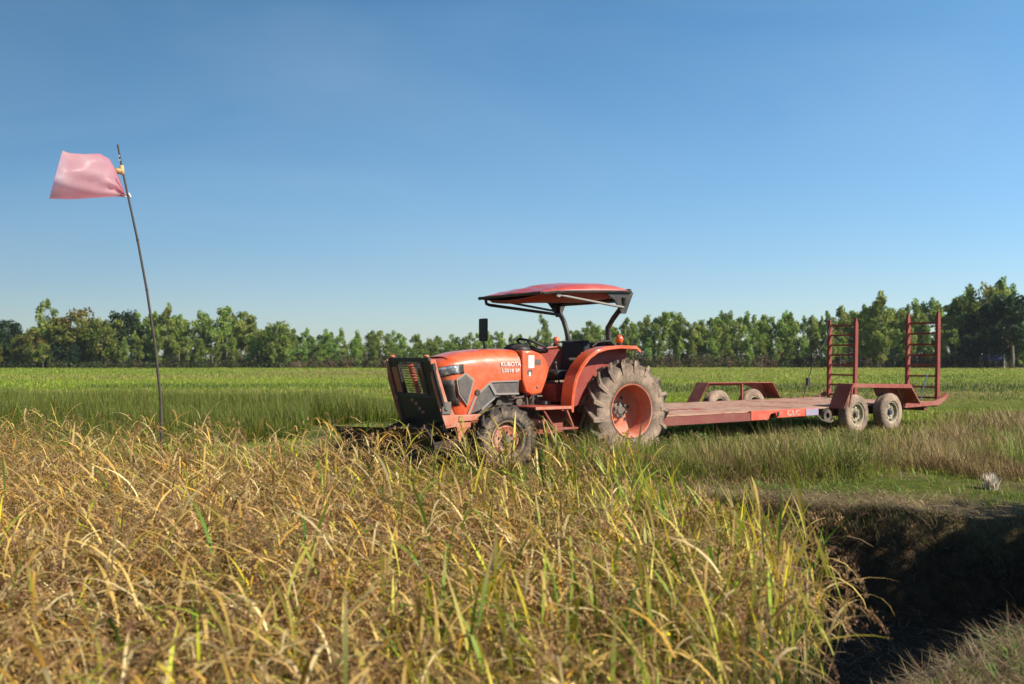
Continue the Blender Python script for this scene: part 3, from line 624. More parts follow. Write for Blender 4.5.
# blue sheet and pale post under the trees at the right
Yt = 127.; xt = PX(993, Yt); b = MB(); rows = []
for i in range(7):
    u = i/6; rows.append([(xt-1.1+2.2*u, Yt+.9*v, hz(xt, Yt)+1.75-.7*abs(v)-.12*math.sin(u*math.pi)+.0*v) for v in (-1, -.5, 0, .5, 1)])
b.grid(rows); tag(b.build('tarp', M['tarp'], solid=.03), 'dark blue tarp sheet strung under the trees near the right edge', 'tarp')
for dx, lab in ((.9, 'white painted post at the right end of the blue tarp'), (-1.0, 'thin pale post at the left end of the blue tarp')):
    b = MB(); xx = xt+dx; zz = float(hz(xx, Yt-1.0)); b.tube([(xx, Yt-1.05, zz-.05), (xx+.02, Yt-1.05, zz+1.0), (xx-.03, Yt-1.05, zz+1.9)], .07 if dx > 0 else .04, 8, .05 if dx > 0 else .03)
    b.tube([(xx-.1, Yt-1.05, zz+1.8), (xx+.1, Yt-1.05, zz+1.8)], .03, 6)
    tag(b.build('post', M['white'] if dx > 0 else M['bark'], smooth=True), lab, 'post')
# unseen trees added right of the frame to cast the shadow across the ditch
def added_shadow_tree(lab, loc, k):
    t = thing('added_shadow_tree', lab, 'tree', loc, 0); t.scale = (k, k, 1)
    cl = []
    for i in range(75):
        a = random.uniform(0, 6.28); r_ = random.random()**.5*2.0; cl.append((math.cos(a)*r_, math.sin(a)*r_, random.uniform(2.3, 4.1)-.3*r_, random.uniform(.35, .6), random.uniform(.28, .45)))
    V, Q, C = leafcloud(cl, 170, .085, DRK+OLV[:1], [2, 2, 1, 2]); o = npmesh('crown', V, Q, C, M['leaf']); o.parent = t
    trunk_mb(3.3, .13, [(1.6, a, 1.1, 1.) for a in (0, 1.3, 2.6, 3.9, 5.2)]).build('trunk', M['bark'], t, smooth='all')
added_shadow_tree('unseen broad tree added right of the ditch to cast its shadow', (9.0, 5.45, -.1), 1.12)
added_shadow_tree('smaller unseen tree added to widen the ditch shadow', (6.85, 5.3, -.1), .72)

# ------------------------------------------------------------ wheels
def ag_tyre(Ro, Ri, wd, lugs, lugh, nseg=48, tread=None):
    """agricultural tyre lying round the y axis with chevron lugs"""
    b = MB(); h = wd/2; Rb = Ro-lugh
    prof = [(Ri, -h*.72), (Ri+.02, -h*.86), (Ri+(Rb-Ri)*.35, -h), (Ri+(Rb-Ri)*.7, -h*.98), (Rb-.03, -h*.86), (Rb, -h*.6), (Rb+.006, 0), (Rb, h*.6), (Rb-.03, h*.86), (Ri+(Rb-Ri)*.7, h*.98), (Ri+(Rb-Ri)*.35, h), (Ri+.02, h*.86), (Ri, h*.72)]
    b.lathe(prof, nseg)
    car = b; b = tread if tread is not None else b
    st = [(-.02, Rb-.01, Ro), (.30, Rb-.01, Ro), (.62, Rb-.01, Ro-.002), (.90, Rb-.05, Ro-.018), (1.03, Rb-.12, Rb-.065)]
    for i in range(lugs):
        for sgn in (-1, 1):
            a0 = 2*math.pi*(i+(0.5 if sgn > 0 else 0))/lugs; k = len(b.v); hw = .5*math.pi*Ro*.30/lugs
            for (fy, r0, r1) in st:
                a = a0-fy*h*1.15/Ro*1.; w_ = hw*(1+.35*fy)
                for (r, s_) in ((r0, -1.25), (r1, -1), (r1, 1), (r0, 1.25)):
                    aa = a+s_*w_/Ro; b.v.append((r*math.cos(aa), sgn*fy*h, r*math.sin(aa)))
            n = len(st)
            for j in range(n-1):
                for q in range(3): b.f.append((k+j*4+q, k+j*4+q+1, k+(j+1)*4+q+1, k+(j+1)*4+q))
            b.f.append((k, k+1, k+2, k+3)); e = k+(n-1)*4; b.f.append((e+3, e+2, e+1, e))
    return car
def disc_holes(b, r0, r1, y, th, nh, rh, rc):
    """flat dish disc with nh round bolt bosses"""
    b.lathe([(r0, y-th), (r0, y), (r1, y), (r1, y-th)], 40, close=True)
    for i in range(nh):
        a = 2*math.pi*i/nh; b.lathe([(.001, .02), (rh, .02), (rh, -.005), (.001, -.005)], 6, (rc*math.cos(a), y, rc*math.sin(a)))
def circle_tube(c, r, rt, axis_='y', n=28, m=8, tilt=0.):
    b = MB(); pts = []
    for i in range(n+1):
        a = 2*math.pi*i/n; p = Vector((r*math.cos(a), r*math.sin(a), 0)); p.rotate(Matrix.Rotation(tilt, 3, 'Y')); pts.append(p+Vector(c))
    b.tube(pts, rt, m); return b

# ------------------------------------------------------------ the tractor (x forward, y to its left, towards the camera)
YAW = math.atan2(-.566, -.825)
TR = thing('tractor', 'orange farm tractor with red canopy and black front guard parked on the grass', 'tractor', (1.12, 13.5, .02), YAW)
def rear_wheel(side):
    wv = bpy.data.objects.new('rear_wheel', None); COL.objects.link(wv); wv.parent = TR; wv.location = (0, side*.60, .665); wv.rotation_euler = (0, random.uniform(0, 6), 0)
    if side < 0: wv.rotation_euler[2] = math.pi
    ag_tyre(.665, .335, .36, 17, .055).build('tyre', M['tyre_rear'], wv, smooth=30)
    b = MB(); b.lathe([(.352, .165), (.352, .150), (.335, .135), (.325, .06), (.315, -.02), (.325, -.10), (.335, -.14), (.352, -.155), (.34, -.165), (.32, -.14), (.30, -.03), (.312, .06), (.322, .135), (.335, .160)], 48, close=True)
    b.lathe([(.315, -.09), (.29, -.11), (.20, -.125), (.13, -.105), (.05, -.105), (.05, -.13), (.2, -.15), (.30, -.13)], 48, close=True)
    b.build('rim', M['orange_dull'], wv, smooth=35)
    h = MB(); h.lathe([(.001, -.06), (.05, -.06), (.06, -.075), (.10, -.085), (.115, -.102), (.115, -.12)], 24)
    for i in range(6):
        a = 2*math.pi*i/6; h.lathe([(.001, .035), (.017, .035), (.019, -.02)], 6, (.088*math.cos(a), -.085, .088*math.sin(a)))
    h.build('hub', M['steel'], wv, smooth=30)
    s = MB()
    for i in range(6):
        a = 2*math.pi*(i+.5)/6; s.lathe([(.001, .004), (.022, .004), (.022, -.004)], 10, (.165*math.cos(a), -.112, .165*math.sin(a)))
    s.build('rim_slots', M['black'], wv)
def front_wheel(side):
    wv = bpy.data.objects.new('front_wheel', None); COL.objects.link(wv); wv.parent = TR; wv.location = (1.89, side*.62, .38); wv.rotation_euler = (0, random.uniform(0, 6), R(-5) if side > 0 else R(-5)+math.pi)
    td = MB(); ag_tyre(.415, .21, .21, 15, .032, 40, td).build('tyre', M['tyre_front'], wv, smooth=30); td.build('tread', M['tyre_front'], wv, smooth=30)
    b = MB(); b.lathe([(.228, .10), (.228, .088), (.212, .075), (.20, .0), (.212, -.08), (.228, -.10), (.215, -.105), (.195, -.07), (.19, 0), (.2, .07), (.212, .095)], 40, close=True)
    b.build('rim', M['tyre'], wv, smooth=35)
    b = MB(); b.lathe([(.196, -.01), (.175, .02), (.165, .045), (.15, .05), (.12, .035), (.10, .03), (.04, .03), (.04, .0), (.15, .015), (.185, -.03)], 40, close=True)
    b.build('wheel_disc', M['orange_dull'], wv, smooth=35)
    h = MB(); h.lathe([(.001, .075), (.042, .075), (.055, .062), (.06, .032)], 20)
    for i in range(8):
        a = 2*math.pi*i/8; h.lathe([(.001, .018), (.014, .018), (.016, -.004)], 6, (.092*math.cos(a), .034, .092*math.sin(a)))
    h.build('hub', M['steel'], wv, smooth=30)
for s in (1, -1): rear_wheel(s); front_wheel(s)

# hood as a wrapped shell
PL = [(1.47, .36), (1.7, .365), (1.95, .362), (2.15, .357), (2.3, .350), (2.4, .340), (2.47, .322), (2.52, .298), (2.56, .265), (2.59, .22), (2.61, .165), (2.622, .10), (2.628, .04)]
def plan(s):
    s = s*(len(PL)-1); i = min(int(s), len(PL)-2); f = s-i; return PL[i][0]+(PL[i+1][0]-PL[i][0])*f, PL[i][1]+(PL[i+1][1]-PL[i][1])*f
def ztop(x): return float(np.interp(x, [1.46, 1.65, 1.94, 2.23, 2.44, 2.55, 2.63], [1.455, 1.465, 1.455, 1.425, 1.37, 1.325, 1.275]))
def zlow(x): return float(np.interp(x, [1.46, 1.9, 2.0, 2.12, 2.22, 2.3, 2.7], [1.075, 1.065, 1.0, .88, .72, .665, .64]))
ZS = 1.22
def lean(x): return .31*float(np.interp(x, [2.1, 2.45], [0, 1]))
def bodyp(s, z, off=0.):
    x, y = plan(s); i = max(0., s-.02); j = min(1., s+.02); a = plan(i); b_ = plan(j); d = Vector((b_[0]-a[0], b_[1]-a[1])).normalized(); nrm = Vector((-d.y, d.x))
    if nrm.y < 0 and abs(nrm.y) > 1e-6 and x < 2.5: nrm = -nrm
    if nrm.x < 0 and x > 2.5: nrm = -nrm
    cre = .012*float(np.interp(z-float(np.interp(x, [1.46, 1.71, 1.93, 2.17, 2.4], [1.33, 1.31, 1.27, 1.18, 1.02])), [-.02, .01], [0, 1]))
    return Vector((x+lean(x)*(min(z, ZS)-1.13)+nrm.x*off, y+nrm.y*off+cre*(y/.36), z))
rows = []
S = [i/36 for i in range(37)]
for s in S:
    x, y = plan(s); zb = zlow(x); row = [bodyp(s, zb+(ZS-zb)*k/9) for k in range(10)]; e = bodyp(s, ZS); zt = ztop(x)
    for k in range(1, 11):
        q = k/10*math.pi/2; row.append(Vector((e.x-.05*(1-math.cos(q))*(x > 2.45), e.y*math.cos(q)**.62, ZS+(zt-ZS)*math.sin(q)**.85)))
    rows.append(row)
b = MB(); b.grid(rows); b.grid([[(p.x, -p.y, p.z) for p in r] for r in rows])
b.grid([[rows[-1][k], (rows[-1][k].x, -rows[-1][k].y, rows[-1][k].z)] for k in range(len(rows[-1]))])
hood = b.build('hood', M['orange'], TR, smooth=50)
def patch(name, s0, s1, zl, zu, mat, off=.004, parent=None, ns=10, nz=4, bev=0):
    rws = []
    for i in range(ns+1):
        s = s0+(s1-s0)*i/ns; a, c = zl(i/ns), zu(i/ns); rws.append([bodyp(s, a+(c-a)*k/nz, off) for k in range(nz+1)])
    for sg in (1, -1):
        b = MB(); b.grid([[(p.x, sg*p.y, p.z) for p in r] for r in rws]); b.build(name, mat, parent or TR, solid=.008, smooth=60)
patch('headlight_frame', .33, .92, lambda t: 1.165-.075*t, lambda t: 1.275-.065*t, M['black'], .003, hood)
patch('headlight', .38, .88, lambda t: 1.165-.055*t, lambda t: 1.262-.055*t, M['lens'], .009)
patch('front_grille', .47, 1.0, lambda t: .78-.03*t, lambda t: 1.085, M['black'], .004)
b = MB(); b.box(2.36, 2.56, -.27, .27, .60, .70); b.build('front_bumper', M['orange_dull'], TR, bevel=.015)
for sg in (1, -1):
    y0, y1 = sorted((sg*.352, sg*.366))
    P_ = [(2.39, 1.08), (2.28, 1.15), (2.18, 1.075), (2.26, .80), (2.36, .93)]
    cx = sum(p[0] for p in P_)/5; cz = sum(p[1] for p in P_)/5
    b = MB(); b.prism([(cx+(p[0]-cx)*1.22, cz+(p[1]-cz)*1.18) for p in P_], y0, y1); b.build('grille_surround', M['gray_edge'], TR, bevel=.004)
    y0, y1 = sorted((sg*.36, sg*.372)); b = MB(); b.prism(P_, y0, y1); b.build('side_grille', M['gray'], TR, bevel=.003)
    y0, y1 = sorted((sg*.30, sg*.350))
    b = MB(); b.prism([(2.24, .66), (2.13, .88), (1.96, 1.035), (1.9, 1.06), (1.49, 1.07), (1.5, .90), (1.72, .895), (1.86, .85), (2.06, .72)], y0, y1); cov = b.build('side_cover', M['gray'], TR, bevel=.006)
    y0, y1 = sorted((sg*.345, sg*.366)); b = MB()
    for p, q, wd_ in (((2.24, .67), (2.135, .885), .028), ((2.135, .885), (1.93, 1.045), .028), ((1.93, 1.04), (1.84, .90), .04), ((1.84, .905), (1.5, .905), .022), ((1.92, 1.055), (1.5, 1.062), .018), ((1.86, .86), (2.05, .725), .022)):
        b.bar((p[0], (y0+y1)/2, p[1]), (q[0], (y0+y1)/2, q[1]), .018, wd_)
    b.build('cover_ribs', M['gray_edge'], cov, bevel=.003)
    b = MB(); b.lathe([(.001, .02), (.035, .02), (.045, -.01)], 16, (2.11, sg*.352, .93)); b.build('cap', M['black'], cov)
    # rear side panel with decals
    y0, y1 = sorted((sg*.02, sg*.362))
    b = MB(); b.prism([(1.455, 1.44), (1.28, 1.44), (1.16, 1.40), (1.08, 1.32), (1.03, 1.21), (1.07, 1.08), (1.15, .90), (1.30, .88), (1.40, .92), (1.455, 1.07)], y0, y1); b.build('side_panel', M['orange'], TR, bevel=.02, smooth=30)
    ya = sg*.3635
    for (x0, x1, z0, z1, mt, nm) in ((1.27, 1.36, 1.22, 1.38, 'white', 'decal'), (1.17, 1.26, 1.26, 1.33, 'gray', 'decal'), (1.30, 1.37, 1.14, 1.20, 'gray', 'decal'), (1.325, 1.355, 1.12, 1.17, 'white', 'decal')):
        y0, y1 = sorted((sg*.3605, sg*(.3655 if z1 != 1.17 else .368))); b = MB(); b.box(x0, x1, y0, y1, z0, z1); b.build(nm, M[mt], TR)
# lettering on both sides of the hood
for sg in (1, -1):
    rot = (math.pi/2, 0, math.pi) if sg > 0 else (math.pi/2, 0, 0)
    text('lettering', 'KUBOTA', .075, M['white'], TR, (1.63, sg*.372, 1.268), rot, 1.0)
    text('lettering', 'L5018 SP', .062, M['white'], TR, (1.63, sg*.372, 1.19), rot, 1.15)
# dashboard, steering
b = MB(); b.ball((1.28, 0, 1.45), .17, .21, .085, 16, 8); b.build('dashboard', M['black'], TR, smooth='all')
sw = circle_tube((1.06, .03, 1.505), .205, .016, n=30, tilt=R(-24)).build('steering_wheel', M['black_soft'], TR, smooth='all')
b = MB(); c0 = Vector((1.06, .03, 1.48))
for a in (0.5, 2.6, 4.7):
    p = Vector((.2*math.cos(a), .2*math.sin(a), 0)); p.rotate(Matrix.Rotation(R(-24), 3, 'Y')); b.tube([c0, Vector((1.06, .03, 1.505))+p], .011, 6)
b.ball(c0, .04, .04, .03); b.tube([c0, (1.22, .02, 1.30)], .022, 8); b.build('spokes', M['black_soft'], sw)
# engine and chassis
b = MB(); b.box(1.05, 2.25, -.17, .17, .62, 1.02); b.box(1.3, 1.75, .17, .25, .70, .88); b.box(1.8, 2.1, .17, .24, .62, .80); b.box(1.25, 2.2, -.25, -.17, .6, .95)
for i, (x, z) in enumerate(((1.3, .95), (1.45, .8), (1.62, .94), (1.75, .78), (1.95, .84), (2.1, .9))):
    b.lathe([(.001, .05), (.05, .05), (.055, 0), (.05, -.05)], 14, (x, .25, z))
for p in ([(1.3, .27, 1.0), (1.4, .3, .86), (1.6, .29, .84), (1.75, .27, .95)], [(1.2, .28, .98), (1.25, .3, .8), (1.22, .28, .6)], [(1.85, .27, .9), (2.0, .3, .78), (2.2, .26, .76)], [(1.35, .29, .98), (1.33, .31, .7), (1.5, .29, .62)]):
    b.tube(p, .014, 7)
b.build('engine', M['engine'], TR, smooth=30)
b = MB(); b.box(1.95, 2.55, -.20, .20, .50, .60); b.box(.9, 1.95, -.16, .16, .46, .62); b.box(-.35, .95, -.2, .2, .42, .80); b.box(-.42, -.25, -.16, .16, .5, .85)
b.tube([(0, -.5, .665), (0, .5, .665)], .12, 14); b.tube([(.0, .2, .665), (0, .44, .665)], .17, 14); b.build('chassis', M['red_inner'], TR, bevel=.012)
b = MB(); b.tube([(1.89, -.5, .38), (1.89, .5, .38)], .065, 12); b.ball((1.89, 0, .43), .16, .14, .14); b.box(1.80, 1.98, .44, .54, .30, .62); b.box(1.80, 1.98, -.54, -.44, .30, .62)
b.tube([(1.72, -.48, .42), (1.72, .48, .42)], .018, 8); b.build('front_axle', M['engine'], TR, bevel=.01)
b = MB(); b.tube([(1.7, .02, .38), (.9, .02, .42)], .03, 10); b.build('drive_shaft', M['steel'], TR)
# side rails of the blade frame
for sg in (1, -1):
    b = MB(); b.bar((2.62, sg*.40, .635), (2.06, sg*.40, .635), .10, .075); b.bar((2.06, sg*.31, .60), (1.0, sg*.31, .52), .05, .09); b.build('side_rail', M['orange_dull'], TR, bevel=.008)
    b = MB(); b.prism([(2.46, .60), (2.24, .60), (2.25, .52), (2.33, .30), (2.40, .30)], *sorted((sg*.40, sg*.43))); b.build('bracket', M['orange_dull'], TR, bevel=.005)
# dozer blade on its arms
blade = MB(); rr = []
for i in range(9):
    u = i/8; z = .06+.48*u; x = 3.27-.10*math.sin(u*math.pi)+.05*u; rr.append((x, z))
n0 = len(blade.v); pr = rr+[(x-.025, z) for x, z in rr[::-1]]
blade.prism(pr, -1.08, 1.22); blade.box(3.20, 3.24, -1.06, 1.20, .46, .53); blade.box(3.12, 3.2, -.8, .8, .22, .30)
for yy in (-.9, -.45, 0, .45, .9): blade.box(3.10, 3.19, yy-.012, yy+.012, .12, .48)
blade.v = [(x, y, z+.045*y) for x, y, z in blade.v]
bl = blade.build('dozer_blade', M['blade'], TR, smooth=30)
b = MB()
for sg in (1, -1): b.bar((3.14, sg*.38, .27), (2.30, sg*.38, .36), .06, .09); b.tube([(3.12, sg*.36, .42), (2.6, sg*.34, .60)], .035, 8)
b.build('blade_arms', M['blade'], TR, bevel=.005)
# black guard before the grille
def gx(z): return 2.62+.23*(z-.5)/.84+.0
g = MB(); W0 = .485
for yy in (-W0, W0): g.bar((gx(1.34), yy, 1.34), (gx(.5), yy, .5), .045, .05)
for yy in (-.30, .30): g.bar((gx(1.34), yy, 1.34), (gx(.88), yy, .88), .035, .05)
for z in (1.325, .9, .5): g.bar((gx(z), -W0, z), (gx(z), W0, z), .045, .05)
g.bar((gx(1.1), -.02, 1.1), (gx(1.1), .0, 1.1), .02, .02)
def gplate(y0, y1, z0, z1, t=.012):
    g.add([(gx(z)+dx, y, z) for z in (z0, z1) for y in (y0, y1) for dx in (-t, t)], [(0, 1, 3, 2), (4, 6, 7, 5), (0, 4, 5, 1), (2, 3, 7, 6), (0, 2, 6, 4), (1, 5, 7, 3)])
gplate(-W0, W0, .50, .88); gplate(-W0, -.30, .88, 1.32); gplate(.30, W0, .88, 1.32)
gd = g.build('front_guard', M['black'], TR, bevel=.006)
sc_ = MB()
for k in range(13):
    z = .92+.03*k; sc_.tube([(gx(z), -.29, z), (gx(z), .29, z+.0)], .0035, 4)
for k in range(20):
    yy = -.28+.029*k; sc_.tube([(gx(.9), yy, .9), (gx(1.3), yy, 1.3)], .0035, 4)
sc_.build('mesh_screen', M['black'], gd)
for yy, z0, z1 in ((-.385, .93, 1.24),):
    b = MB(); b.add([(gx(z)+dx, y, z) for z in (z0, z1) for y in (yy-.065, yy+.065) for dx in (.018, .030)], [(0, 1, 3, 2), (4, 6, 7, 5), (0, 4, 5, 1), (2, 3, 7, 6), (0, 2, 6, 4), (1, 5, 7, 3)]); b.build('reflector', M['orange_dull'], gd, bevel=.01)
b = MB()
for z, yy in ((.84, -.14), (.80, -.06), (.74, .0), (.70, .06)): b.ball((gx(z)+.016, yy, z), .012, .035, .022, 10, 6)
b.build('badge', M['orange_dull'], gd)
b = MB(); b.tube([(gx(1.24)-.03, -.06, 1.27), (gx(.92)-.02, .0, .92)], .026, 12)
for k in range(9): b.ball((gx(1.25-.036*k)-.028, -.055+.006*k, 1.25-.036*k), .042, .042, .014, 12, 5)
b.v = b.v; b.build('spring', M['sign_red'], gd)
b = MB()
for yy in (-W0+.05, W0-.07): b.ball((gx(1.34), yy, 1.365), .035, .045, .022)
b.ball((gx(.9), -W0-.05, .86), .04, .05, .04); b.build('marker_lamps', M['orange_dull'], gd)
for sg in (1, -1):
    b = MB(); b.prism([(2.87, 1.33), (2.80, 1.33), (2.765, 1.2), (2.64, .84), (2.50, .62), (2.48, .55), (2.66, .53), (2.76, .80), (2.85, 1.1)], *sorted((sg*.535, sg*.55))); b.build('guard_arm', M['orange_dull'], gd, bevel=.003)
    if sg < 0: continue
    b = MB(); b.tube([(2.85, sg*.575, 1.24), (2.71, sg*.575, .80)], .022, 10); b.tube([(2.86, sg*.575, 1.28), (2.84, sg*.575, 1.20)], .034, 8); b.build('cylinder', M['black'], gd)
    b = MB(); b.box(2.60, 2.72, *sorted((sg*.552, sg*.565)), .70, .84); b.lathe([(.001, .012), (.03, .012), (.03, -.01)], 10, (2.66, sg*.567, .77)); b.build('hinge_plate', M['steel'], gd)
    b = MB(); b.bar((2.62, sg*.49, .60), (2.45, sg*.40, .64), .05, .05); b.build('guard_mount', M['orange_dull'], gd, bevel=.005)

# fenders and platform
FP = [(.98, .70), (.97, .85), (.945, 1.0), (.90, 1.13), (.82, 1.25), (.71, 1.36), (.58, 1.435), (.42, 1.475), (.2, 1.495), (-.08, 1.49), (-.15, 1.44)]
for sg in (1, -1):
    b = MB(); b.strip(FP, *sorted((sg*.54, sg*.76)), -.014)
    b.strip([(x*.975-.005, z-.028) for x, z in FP], *sorted((sg*.735, sg*.759)), -.03)
    fe = b.build('fender', M['orange'], TR, bevel=.004, smooth=40)
    b = MB(); b.prism([(x-.015, z-.02) for x, z in FP[:-1]]+[(-.10, 1.05), (.3, 1.0), (.6, .78)], *sorted((sg*.528, sg*.539))); b.build('fender_wall', M['red_inner'], TR)
    b = MB(); b.box(1.0, 1.55, *sorted((sg*.17, sg*.76)), .735, .755); b.box(.62, 1.0, *sorted((sg*.17, sg*.39)), .735, .755); pf = b.build('platform', M['red_inner'], TR, bevel=.004)
    b = MB(); b.bar((1.55, sg*.775, .74), (1.0, sg*.775, .74), .022, .035); b.build('platform_edge', M['orange_dull'], pf)
    b = MB(); b.bar((1.42, sg*.74, .73), (1.26, sg*.78, .48), .05, .022); b.bar((1.07, sg*.74, .73), (.98, sg*.78, .48), .05, .022); b.bar((1.30, sg*.78, .485), (.94, sg*.78, .485), .11, .024); b.build('step', M['dark_red'], TR, bevel=.003)
    b = MB(); b.bar((1.56, sg*.45, .44), (.9, sg*.45, .47), .05, .12); b.box(1.0, 1.3, *sorted((sg*.2, sg*.5)), .40, .50); b.build('under_frame', M['dark_red'], TR, bevel=.006)
    # signal lamp on the fender
    b = MB(); b.ball((.14, sg*.68, 1.585), .05, .05, .062, 16, 10); lm = b.build('signal_lamp', M['lamp_orange'], TR, smooth='all')
    b = MB(); b.tube([(.14, sg*.68, 1.49), (.14, sg*.68, 1.54)], .035, 12, .045); b.build('lamp_base', M['black'], lm)
    b = MB(); b.tube([(.45, sg*.5, 1.49), (.35, sg*.5, 1.56), (.15, sg*.5, 1.57), (.05, sg*.5, 1.5)], .014, 8); b.build('grab_handle', M['black'], TR)
b = MB(); b.box(.18, .95, -.36, .36, .78, 1.02); b.build('seat_pedestal', M['red_inner'], TR, bevel=.02)
b = MB(); b.box(1.0, 1.12, -.34, .34, .76, .80); b.tube([(1.28, .22, .78), (1.18, .27, .86), (1.16, .28, .87)], .014, 8); b.box(1.12, 1.2, .23, .33, .86, .875); b.build('pedals', M['steel'], TR)
# seat
b = MB(); b.box(.32, .86, -.26, .26, 1.06, 1.19); st = b.build('seat', M['black_soft'], TR, bevel=.045, smooth=60)
b = MB(); b.prism([(.42, 1.17), (.31, 1.17), (.245, 1.55), (.30, 1.585), (.375, 1.56)], -.25, .25); b.build('backrest', M['black_soft'], st, bevel=.03, smooth=60)
b = MB(); b.box(.36, .70, .28, .34, 1.31, 1.35); b.box(.34, .40, .27, .33, 1.15, 1.33); b.build('armrest', M['black_soft'], st, bevel=.012)
b = MB(); b.box(.42, .44, .252, .262, 1.34, 1.42); b.v = [(x, y, z) for x, y, z in b.v]; b.build('belt_latch', M['sign_red'], st)
# levers
for (x, y, z0, x1, z1, mt) in ((1.22, .30, .95, 1.12, 1.12, 'steel'), (1.30, .33, .78, 1.22, .98, 'steel'), (.85, .33, 1.02, .93, 1.28, 'black'), (.75, -.33, 1.02, .83, 1.30, 'black'), (1.02, -.28, .8, 1.0, 1.2, 'black')):
    b = MB(); b.tube([(x, y, z0), ((x+x1)/2, y+.01, (z0+z1)/2+.01), (x1, y+.02, z1)], .011, 8); b.ball((x1, y+.02, z1), .024, .024, .028); b.build('lever', M[mt], TR, smooth='all')
# roll bar and canopy
b = MB()
for sg in (1, -1):
    b.tube([(.10, sg*.44, .95), (.10, sg*.45, 1.5), (.12, sg*.435, 1.62), (.14, sg*.445, 1.74), (.12, sg*.53, 1.86), (.10, sg*.66, 1.99), (.09, sg*.70, 2.06), (.09, sg*.715, 2.13)], .036, 8)
b.tube([(.09, -.715, 2.10), (.09, .715, 2.10)], .034, 8)
rb = b.build('roll_bar', M['black'], TR, smooth=40)
b = MB(); b.box(.05, .15, -.42, .42, 1.47, 1.55); b.build('cross_member', M['black'], rb, bevel=.008)
for sg in (1, -1):
    b = MB(); b.tube([(.10, sg*.71, 2.0), (1.12, sg*.69, 2.125)], .016, 8); b.lathe([(.001, .02), (.032, .02), (.032, -.02)], 10, (1.14, sg*.69, 2.13)); b.build('side_strut', M['gray_edge'] if sg > 0 else M['black'], rb, smooth=40)
    if sg < 0: b = MB(); b.tube([(1.33, sg*.66, 2.12), (1.32, sg*.66, 2.07), (1.27, sg*.66, 2.055), (.12, sg*.62, 1.95)], .021, 8); b.build('front_strut', M['black'], rb, smooth=40)
    b = MB(); b.prism([(-.08, 2.20), (.42, 2.19), (.26, 2.10), (.17, 2.0), (.13, 1.92), (.05, 1.92)], *sorted((sg*.68, sg*.708))); b.build('gusset', M['black'], rb, bevel=.006)
def canz(x): return float(np.interp(x, [0., .5, 1.0, 1.25, 1.38], [2.215, 2.20, 2.18, 2.165, 2.145]))
def cantop(x): return float(np.interp(x, [-.02, .03, .12, .3, .6, .9, 1.02, 1.08, 1.2, 1.26, 1.36, 1.40], [2.225, 2.275, 2.31, 2.328, 2.32, 2.29, 2.27, 2.245, 2.225, 2.20, 2.172, 2.14]))
rws = []
X_ = [-.02, 0, .03, .07, .12, .2, .3, .45, .6, .75, .9, .98, 1.02, 1.08, 1.14, 1.2, 1.23, 1.26, 1.32, 1.36, 1.38, 1.40]
for x in X_:
    zt = cantop(x); zb = canz(x); row = []
    for k in range(25):
        u = -1+k/12; q = max(0., 1-abs(u)**3.2); ridge = .012*math.cos(u*math.pi*2.5)*q; row.append((x, u*.72, zb+(zt-zb)*q**.75+ridge))
    rws.append(row)
b = MB(); b.grid(rws); cp = b.build('canopy', M['canopy'], TR, smooth=50, solid=.012)
b = MB(); lo = [[(x, u*.70, canz(x)-.05*(1-abs(u)**2)-.012-(.05 if .12 < x < 1.3 and abs(u) < .9 else 0)) for u in [-1+k/8 for k in range(17)]] for x in X_ if x > .01]
b.grid(lo); b.build('canopy_lining', M['red_inner'], cp, smooth=60, solid=.01)
b = MB()
for sg in (1, -1): b.tube([(x, sg*.725, canz(x)-.008) for x in X_], .017, 6)
b.tube([(1.405, -.71, 2.142), (1.405, .71, 2.142)], .02, 6); b.tube([(-.02, -.71, 2.225), (-.02, .71, 2.225)], .02, 6); b.build('canopy_trim', M['black'], cp)
# mirror on the right hand side
b = MB(); b.tube([(1.40, -.30, 1.40), (1.41, -.52, 1.44), (1.41, -.58, 1.50), (1.41, -.58, 1.60)], .011, 8); mr_ = b.build('mirror_arm', M['black'], TR)
b = MB(); b.box(1.40, 1.435, -.68, -.49, 1.57, 1.87); b.build('mirror', M['black'], mr_, bevel=.016)
# rear hitch
b = MB()
for sg in (1, -1): b.bar((-.35, sg*.25, .45), (-.85, sg*.33, .5), .04, .06); b.bar((-.3, sg*.2, .9), (-.7, sg*.3, .52), .03, .04)
b.bar((-.4, 0, .42), (-.75, 0, .40), .09, .05); b.bar((-.85, -.36, .5), (-.85, .36, .5), .04, .04); b.build('rear_hitch', M['steel'], TR)

# ------------------------------------------------------------ the trailer (x forward, y left, towards the camera)
PHI = .66; TZ = .08
TL = thing('low_loader_trailer', 'long low red trailer with dusty deck and raised loading ramps behind tractor', 'trailer', (5.27, 18.36, TZ), math.pi+PHI)
def pitch(x): return -.016*max(0, x)                     # nose sits a little lower
def deckz(x): return .455+.0*x
b = MB(); b.box(-2.35, 5.45, -1.30, 1.30, .435, .462)
for i in range(0): pass
dk = b.build('deck', M['deck'], TL, bevel=.004)
b = MB()
for x in (-1.3, 0.2, 1.7, 3.2, 4.7): b.box(x, x+.012, -1.29, 1.29, .462, .4655)
b.box(3.3, 5.2, .45, .56, .462, .478); b.box(3.3, 5.2, -.56, -.45, .462, .478); b.build('deck_seams', M['dark_red2'], dk)
gx_, gy_ = np.meshgrid(np.linspace(-2.1, 5.3, 260), np.linspace(-1.2, 1.27, 90)); mz = vn(gx_+40, gy_+40, 1.1)*.5+vn(gx_+3, gy_+9, 5.)*.3+vn(gx_, gy_+5, 17)*.3
mz = .4615+.055*np.clip(mz-.52, -.03, .4)*np.clip((1.26-np.abs(gy_-.02))*6, 0, 1); mud = MB(); mud.grid([[(float(gx_[i, j]), float(gy_[i, j]), float(mz[i, j])) for j in range(260)] for i in range(90)])
